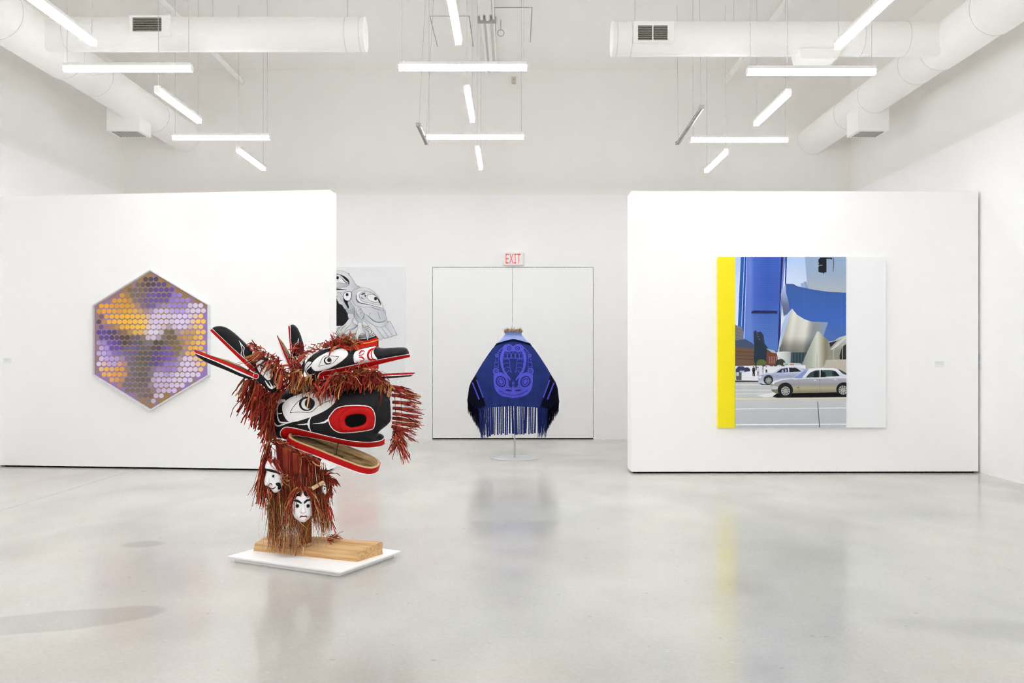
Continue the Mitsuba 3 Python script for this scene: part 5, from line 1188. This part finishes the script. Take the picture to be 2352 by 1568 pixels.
K3, DR = 4.479, 11.68
def z3(p):
    p = np.asarray(p, float)
    return np.column_stack([(1040 + p[:, 0] / K3 - 1180) * DR / F_PX, EYE + (812 - 730 - p[:, 1] / K3) * DR / F_PX])
XC = z3([(622, 0)])[0, 0]
MU = DR / F_PX / K3                                        # metres per drawing unit
yy = [100, 130, 170, 215, 240, 262, 320, 390, 450, 510, 590, 665, 720, 800, 860, 920, 980]
hh = [62, 70, 84, 118, 146, 172, 222, 272, 312, 350, 396, 442, 462, 472, 478, 479, 470]
def half(y): return np.interp(y, yy, hh)
def depth(y): return np.interp(y, [100, 200, 300, 450, 620, 900], [52, 66, 108, 150, 158, 132])
def folds(du, y):
    k = np.clip((y - 480) / 420, 0, 1)
    return k * 1.5 * (9 * np.sin(du / 34.0 + 0.6) + 6 * np.sin(du / 17.0 + y / 160.0) + 10 * np.exp(-((np.abs(du) - 205) / 22) ** 2))
class Shell(Relief):
    def __init__(self): pass
    def side(self, q, s=1, dmin=0.0):
        du = (q[:, 0] - XC) / MU
        y = (812 - 730 - (q[:, 1] - EYE) * F_PX / DR) * K3
        r = np.clip(np.abs(du) / half(y), 0, 1)
        return s * (depth(y) * np.sqrt(1 - r**2.4) + folds(du, y) * (1 - r**4)) * MU
SHELL = Shell()
def rw_(m):
    """sheet (x, z, w towards the viewer) -> world"""
    v = m[0]; return (np.column_stack([RX + v[:, 0], RY - v[:, 2], v[:, 1]]), m[1], *m[2:])
def hem(sn):
    a = np.abs(sn)
    return np.interp(a, [0, .45, .58, .70, .76, .86, 1.0], [905, 918, 926, 950, 955, 915, 850])
robe = thing('robe', 'deep blue fringed robe with a violet crest on its back, hung on a stand', 'robe')
nt, nyr = 181, 90
tt = np.linspace(-np.pi / 2, np.pi / 2, nt); sn = np.sin(tt)
G = np.zeros((nyr, nt, 3)); col = np.zeros((nyr, nt, 3))
for j, s_ in enumerate(sn):
    y = 150 + (hem(s_) - 150) * np.linspace(0, 1, nyr)
    du = half(y) * s_ * 0.999
    p = np.column_stack([XC + du * MU, EYE + (82 - y / K3) * DR / F_PX])
    G[:, j, :2] = p; G[:, j, 2] = SHELL.side(p)
    edge_line = 1 / (1 + np.exp(-(np.abs(du) - (367 - (y - 640) * 0.33)) / 3)) * (y > 560)
    ns_ = meshkit.fbm(np.column_stack([du / 60, y / 60, np.zeros(nyr)]), 3, 1)[:, None]
    c = lin(38, 52, 114) * (0.78 + 0.36 * ns_) * (1 - edge_line[:, None]) + lin(9, 9, 30) * edge_line[:, None]
    col[:, j] = c
idx = np.arange(nyr * nt).reshape(nyr, nt)
q = np.stack([idx[:-1, :-1], idx[1:, :-1], idx[1:, 1:], idx[:-1, 1:]], -1).reshape(-1, 4)
fr_ = np.vstack([q[:, [0, 1, 2]], q[:, [0, 2, 3]]])
v = G.reshape(-1, 3)
vb = v * [1, 1, -0.8]
put('cloth', rw_((np.vstack([v, vb]), np.vstack([fr_, fr_[:, ::-1] + len(v)])))[:2], ROBE, robe, smooth=True, color=np.vstack([col.reshape(-1, 3)] * 2), label='deep blue cloth')
# collar
nk, ny_ = 97, 16
cg = np.zeros((ny_, nk, 3)); ccol = np.zeros((ny_, nk, 3))
for j, s_ in enumerate(np.sin(np.linspace(-np.pi / 2, np.pi / 2, nk))):
    y1 = 217 + 46 * abs(s_) ** 1.6
    y = 132 + (y1 - 132) * np.linspace(0, 1, ny_)
    du = (half(y) + 5) * s_
    p = np.column_stack([XC + du * MU, EYE + (82 - y / K3) * DR / F_PX])
    cg[:, j, :2] = p; cg[:, j, 2] = SHELL.side(np.column_stack([XC + half(y) * s_ * MU * 0.999, p[:, 1]])) + 0.008
    zig = (np.abs(((du / 16 + 0.5 * np.abs((y / 9) % 2 - 1)) % 1) - 0.5) < 0.2) & (y < 178)
    base = lin(138, 154, 204) * np.interp(y, [132, 150, 200, 262], [0.75, 0.75, 1.25, 1.0])[:, None]
    ccol[:, j] = np.where(zig[:, None], lin(84, 98, 176), base)
idx = np.arange(ny_ * nk).reshape(ny_, nk)
q = np.stack([idx[:-1, :-1], idx[1:, :-1], idx[1:, 1:], idx[:-1, 1:]], -1).reshape(-1, 4); fc = np.vstack([q[:, [0, 1, 2]], q[:, [0, 2, 3]]])
vc = cg.reshape(-1, 3); vcb = vc * [1, 1, -0.8]
ck = put('collar', rw_((np.vstack([vc, vcb]), np.vstack([fc, fc[:, ::-1] + len(vc)])))[:2], ROBE, robe, smooth=True, color=np.vstack([ccol.reshape(-1, 3)] * 2), label='pale blue woven collar')
rng3 = np.random.RandomState(12)
NAVY = mat('navy_trim', lin(14, 16, 46), 0.75, 0.08); VIO = mat('violet_cloth', lin(84, 84, 200), 0.7, 0.08); VIOD = mat('dark_violet_cloth', lin(40, 46, 118), 0.7, 0.08)
def edge_tube(off, r):
    p = []
    for s_ in np.sin(np.linspace(-1.45, 1.45, 40)):
        y = 219 + off + 46 * abs(s_) ** 1.6
        x = XC + (half(y) + 4) * s_ * MU; z = EYE + (82 - y / K3) * DR / F_PX
        p.append(np.array([x, z, SHELL.side(np.array([[XC + half(y) * s_ * MU * .99, z]]))[0] + 0.010]))
    return tube(p, r, 8)
put('collar_trim', rw_(edge_tube(2, 0.006)), NAVY, robe, label='dark collar edging'); put('collar_trim', rw_(edge_tube(16, 0.004)), NAVY, robe)
# fur at the neck
a = rng3.uniform(0, 2 * np.pi, 620); yb0 = rng3.uniform(128, 160, 620) - 8 * np.abs(np.sin(a))
root = np.column_stack([XC + (half(yb0) + 4) * np.cos(a) * MU, EYE + (82 - yb0 / K3) * DR / F_PX, 62 * np.sin(a) * MU])
dr_ = np.column_stack([np.cos(a) * .35, rng3.uniform(.4, 1, 620), np.sin(a) * .5]) + rng3.normal(0, .3, (620, 3))
tt_ = np.linspace(0, 1, 4)[None, :, None]
L_ = rng3.uniform(0.022, 0.046, 620)[:, None, None]
pool = np.array([lin(*c) for c in ((206, 170, 126), (232, 204, 164), (52, 40, 34), (30, 26, 26), (150, 112, 76))])
fur = ribbons(root[:, None] + dr_[:, None] * L_ * tt_, np.full(620, 0.006), np.full(620, 0.003), pool[rng3.choice(5, 620, p=[.3, .2, .2, .15, .15])], rng3, 0.3)
put('fur_trim', rw_(fur)[:2], FRINGE, robe, color=fur[2], kind='stuff', label='tan and black fur at the neck')
# crest
def mir(pts): return [(1244 - x, y) for x, y in pts]
lines, fills, holes = [], [], []
head = blob([(512, 318), (520, 290), (545, 272), (585, 268), (612, 286), (632, 286), (659, 268), (699, 272), (724, 290), (732, 318), (715, 342), (665, 350), (640, 342), (622, 348), (604, 342), (579, 350), (529, 342)])
fills.append(head)
fills.append(blob([(470, 720), (560, 690), (622, 700), (684, 690), (774, 720), (770, 765), (700, 805), (622, 818), (544, 805), (474, 765)]))
for S in (lambda p: p, mir):
    fills += [stroke(S([(522, 335), (503, 390), (502, 450), (515, 520), (548, 580), (588, 628), (592, 670)]), (22, 30, 28, 24, 22, 16, 6)), stroke(S([(515, 300), (478, 342)]), 5), stroke(S([(500, 310), (460, 360)]), 5),
              stroke(S([(446, 410), (440, 450), (430, 465)]), 5), stroke(S([(468, 395), (470, 450)]), 5), stroke(S([(470, 450), (470, 500), (464, 520)]), 5), stroke(S([(430, 465), (428, 520)]), 5), stroke(S([(428, 463), (470, 452)]), 5), stroke(S([(430, 500), (470, 505)]), 5), stroke(S([(458, 350), (492, 370)]), 5), stroke(S([(470, 335), (500, 350)]), 5)]
    fills += [ell(*S([(453, 386)])[0], 20), ell(*S([(445, 548)])[0], 32, 34), ell(*S([(497, 652)])[0], 74, 96, 18 if S is mir else -18), stroke(S([(428, 585), (432, 660), (455, 735), (510, 785), (622, 806)]), (14, 22, 30, 34, 34)), stroke(S([(560, 735), (590, 728), (618, 748)]), (8, 20, 8)), stroke(S([(600, 720), (618, 660), (622, 640)]), (22, 10, 3))]
    fills += [stroke(S([(520, 432), (552, 422), (580, 426)]), 5), stroke(S([(516, 478), (550, 462), (584, 470)]), 5), stroke(S([(528, 524), (558, 502), (588, 516)]), 5), stroke(S([(552, 566), (578, 540), (596, 556)]), 5), stroke(S([(580, 426), (586, 470), (590, 516), (604, 560)]), 5)]
    for cx in (540, 580): fills.append(stroke(S([(cx - 17, 412), (cx - 17, 372), (cx, 356), (cx + 17, 372), (cx + 17, 412)]), 5))
    holes += [ell(*S([(578, 311)])[0], 24).difference(ell(*S([(578, 311)])[0], 15)), ell(*S([(578, 311)])[0], 8), ell(*S([(453, 386)])[0], 10).difference(ell(*S([(453, 386)])[0], 5)), ell(*S([(445, 548)])[0], 19, 21).difference(ell(*S([(445, 548)])[0], 12, 13)), ell(*S([(445, 548)])[0], 6),
              ell(*S([(497, 653)])[0], 52, 60, 30 if S is mir else -30).difference(ell(*S([(497, 653)])[0], 38, 46, 30 if S is mir else -30)), ell(*S([(497, 653)])[0], 28, 35, 30 if S is mir else -30).difference(ell(*S([(497, 653)])[0], 20, 26, 30 if S is mir else -30)),
              blob(S([(538, 742), (570, 730), (612, 748), (575, 754)])), stroke(S([(478, 738), (492, 760), (508, 758), (522, 778), (542, 772), (556, 790), (578, 782), (592, 798), (622, 792)]), 6, curve=False), blob(S([(575, 690), (602, 715), (614, 690), (600, 650), (590, 640)])), stroke(S([(622, 640), (622, 715)]), 5), stroke(S([(545, 715), (580, 712), (612, 728)]), 4)]
fills += [stroke([(518, 414), (726, 414)], 6), stroke([(605, 412), (605, 372), (622, 356), (639, 372), (639, 412)], 5)]
crest = unary_union(fills)
holeu = unary_union(holes)
g = remap(crest.difference(holeu), z3)
put('crest', rw_(SHELL.paint(g, 0.010, 0.0035)), VIO, robe, smooth=40, label='violet crest of a round-bodied creature')
g = remap(holeu.intersection(crest), z3)
put('crest_detail', rw_(SHELL.paint(g, 0.010, 0.0025)), VIOD, robe, smooth=40)
# woven bands at the sides
for S in (lambda p: p, mir):
    for a0, a1, w_, c0 in (((200, 668), (270, 838), 13, VIO), ((246, 640), (312, 818), 13, VIO)):
        n_ = 22
        pts = [(a0[0] + (a1[0] - a0[0]) * k / n_ + (6 if k % 2 else -6), a0[1] + (a1[1] - a0[1]) * k / n_) for k in range(n_ + 1)]
        g = remap(unary_union([stroke(S(pts), 8, curve=False), stroke(S([a0, a1]), 5, curve=False)]), z3)
        put('woven_band', rw_(SHELL.paint(g, 0.008, 0.004)), c0, robe, smooth=40, label='zigzag woven violet band')
# hem straps
x = 352.0
while x < 935:
    w_ = rng3.choice([11, 14, 17, 22, 30], p=[.25, .3, .25, .12, .08])
    sgn = (x + w_ / 2 - 622) / half(920)
    y0 = hem(sgn) - 6
    y1 = 1196 + rng3.uniform(-10, 8) + 30 * max(0, (420 - x) / 70) - 20 * max(0, (x - 830) / 100)
    n_ = 7; tw_ = rng3.normal(0, 5); ph = rng3.uniform(0, 6)
    ys = np.linspace(y0, y1, n_); xs_ = x + w_ / 2 + tw_ * np.linspace(0, 1, n_) ** 1.5
    wf = SHELL.side(np.column_stack([XC + (xs_[:1] - 622) * MU, EYE + (82 - ys[:1] / K3) * DR / F_PX]))[0]
    zz = EYE + (82 - ys / K3) * DR / F_PX; xx = XC + (xs_ - 622) * MU
    ang = 0.5 * np.sin(np.linspace(0, 2, n_) + ph)
    hwid = w_ * MU / 2
    ww_ = wf - 0.02 * np.linspace(0, 1, n_) + 0.004 * np.sin(np.linspace(0, 5, n_) + ph)
    vs = []
    for sgn_, d_ in ((-1, 0.0015), (1, 0.0015), (1, -0.0015), (-1, -0.0015)):
        vs.append(np.column_stack([xx + sgn_ * hwid * np.cos(ang * .6), zz, ww_ + sgn_ * hwid * np.sin(ang * .6) + d_]))
    vs = np.stack(vs, 1).reshape(-1, 3)
    fq = np.array([(k * 4 + j, (k + 1) * 4 + j, (k + 1) * 4 + (j + 1) % 4, k * 4 + (j + 1) % 4) for k in range(n_ - 1) for j in range(4)])
    cc = np.tile(lin(32, 43, 98) * rng3.uniform(0.8, 1.2), (len(vs), 1))
    put('fringe_strap', rw_((vs, np.vstack([fq[:, [0, 1, 2]], fq[:, [0, 2, 3]]])))[:2], ROBE, robe, color=cc)
    x += w_ + rng3.choice([2, 4, 7, 11], p=[.35, .3, .2, .15])
# a second row behind and the dark side fringes
def fringe(n, lo, hi, y1f, colr, wd, back=False):
    s_ = rng3.uniform(lo, hi, n); y0 = hem(s_) - rng3.uniform(0, 30, n)
    du = half(y0) * s_; y1 = y1f(np.abs(du)) * rng3.uniform(.93, 1.03, n)
    x0 = XC + du * MU; z0 = EYE + (82 - y0 / K3) * DR / F_PX
    w0 = SHELL.side(np.column_stack([x0, z0])) * (rng3.uniform(-.8, 1.0, n) if back else 1)
    t_ = np.linspace(0, 1, 6)[None, :, None]
    end = np.column_stack([x0 + rng3.normal(0, 6, n) * MU - np.sign(du) * 8 * MU, EYE + (82 - np.maximum(y1, y0 + 40) / K3) * DR / F_PX, w0 - .01])
    path = np.column_stack([x0, z0, w0])[:, None] * (1 - t_) + end[:, None] * t_ + rng3.normal(0, 1, (n, 1, 3)) * np.sin(t_ * 6) * 0.004
    wds = wd * rng3.uniform(.6, 1.4, n)
    return ribbons(path, wds, wds * .5, np.tile(colr, (n, 1)) * rng3.uniform(.6, 1.5, (n, 1)), rng3, .6)
y1dark = lambda d: np.interp(d, [320, 345, 400, 440, 478], [1120, 1165, 1080, 1010, 950])
for lo_, hi_, nm in ((-1, -.70, 'dark fringe of the left sleeve edge'), (.70, 1, 'dark fringe of the right sleeve edge')):
    fz = fringe(620, lo_, hi_, y1dark, lin(14, 14, 34), 0.006, True)
    put('side_fringe', rw_(fz)[:2], FRINGE, robe, color=fz[2], kind='stuff', label=nm)
for lo_, hi_ in ((-.74, -.55), (.55, .74)):
    fz = fringe(90, lo_, hi_, lambda d: 1215 + 0 * d, lin(32, 43, 98), 0.009)
    put('corner_fringe', rw_(fz)[:2], FRINGE, robe, color=fz[2], kind='stuff')
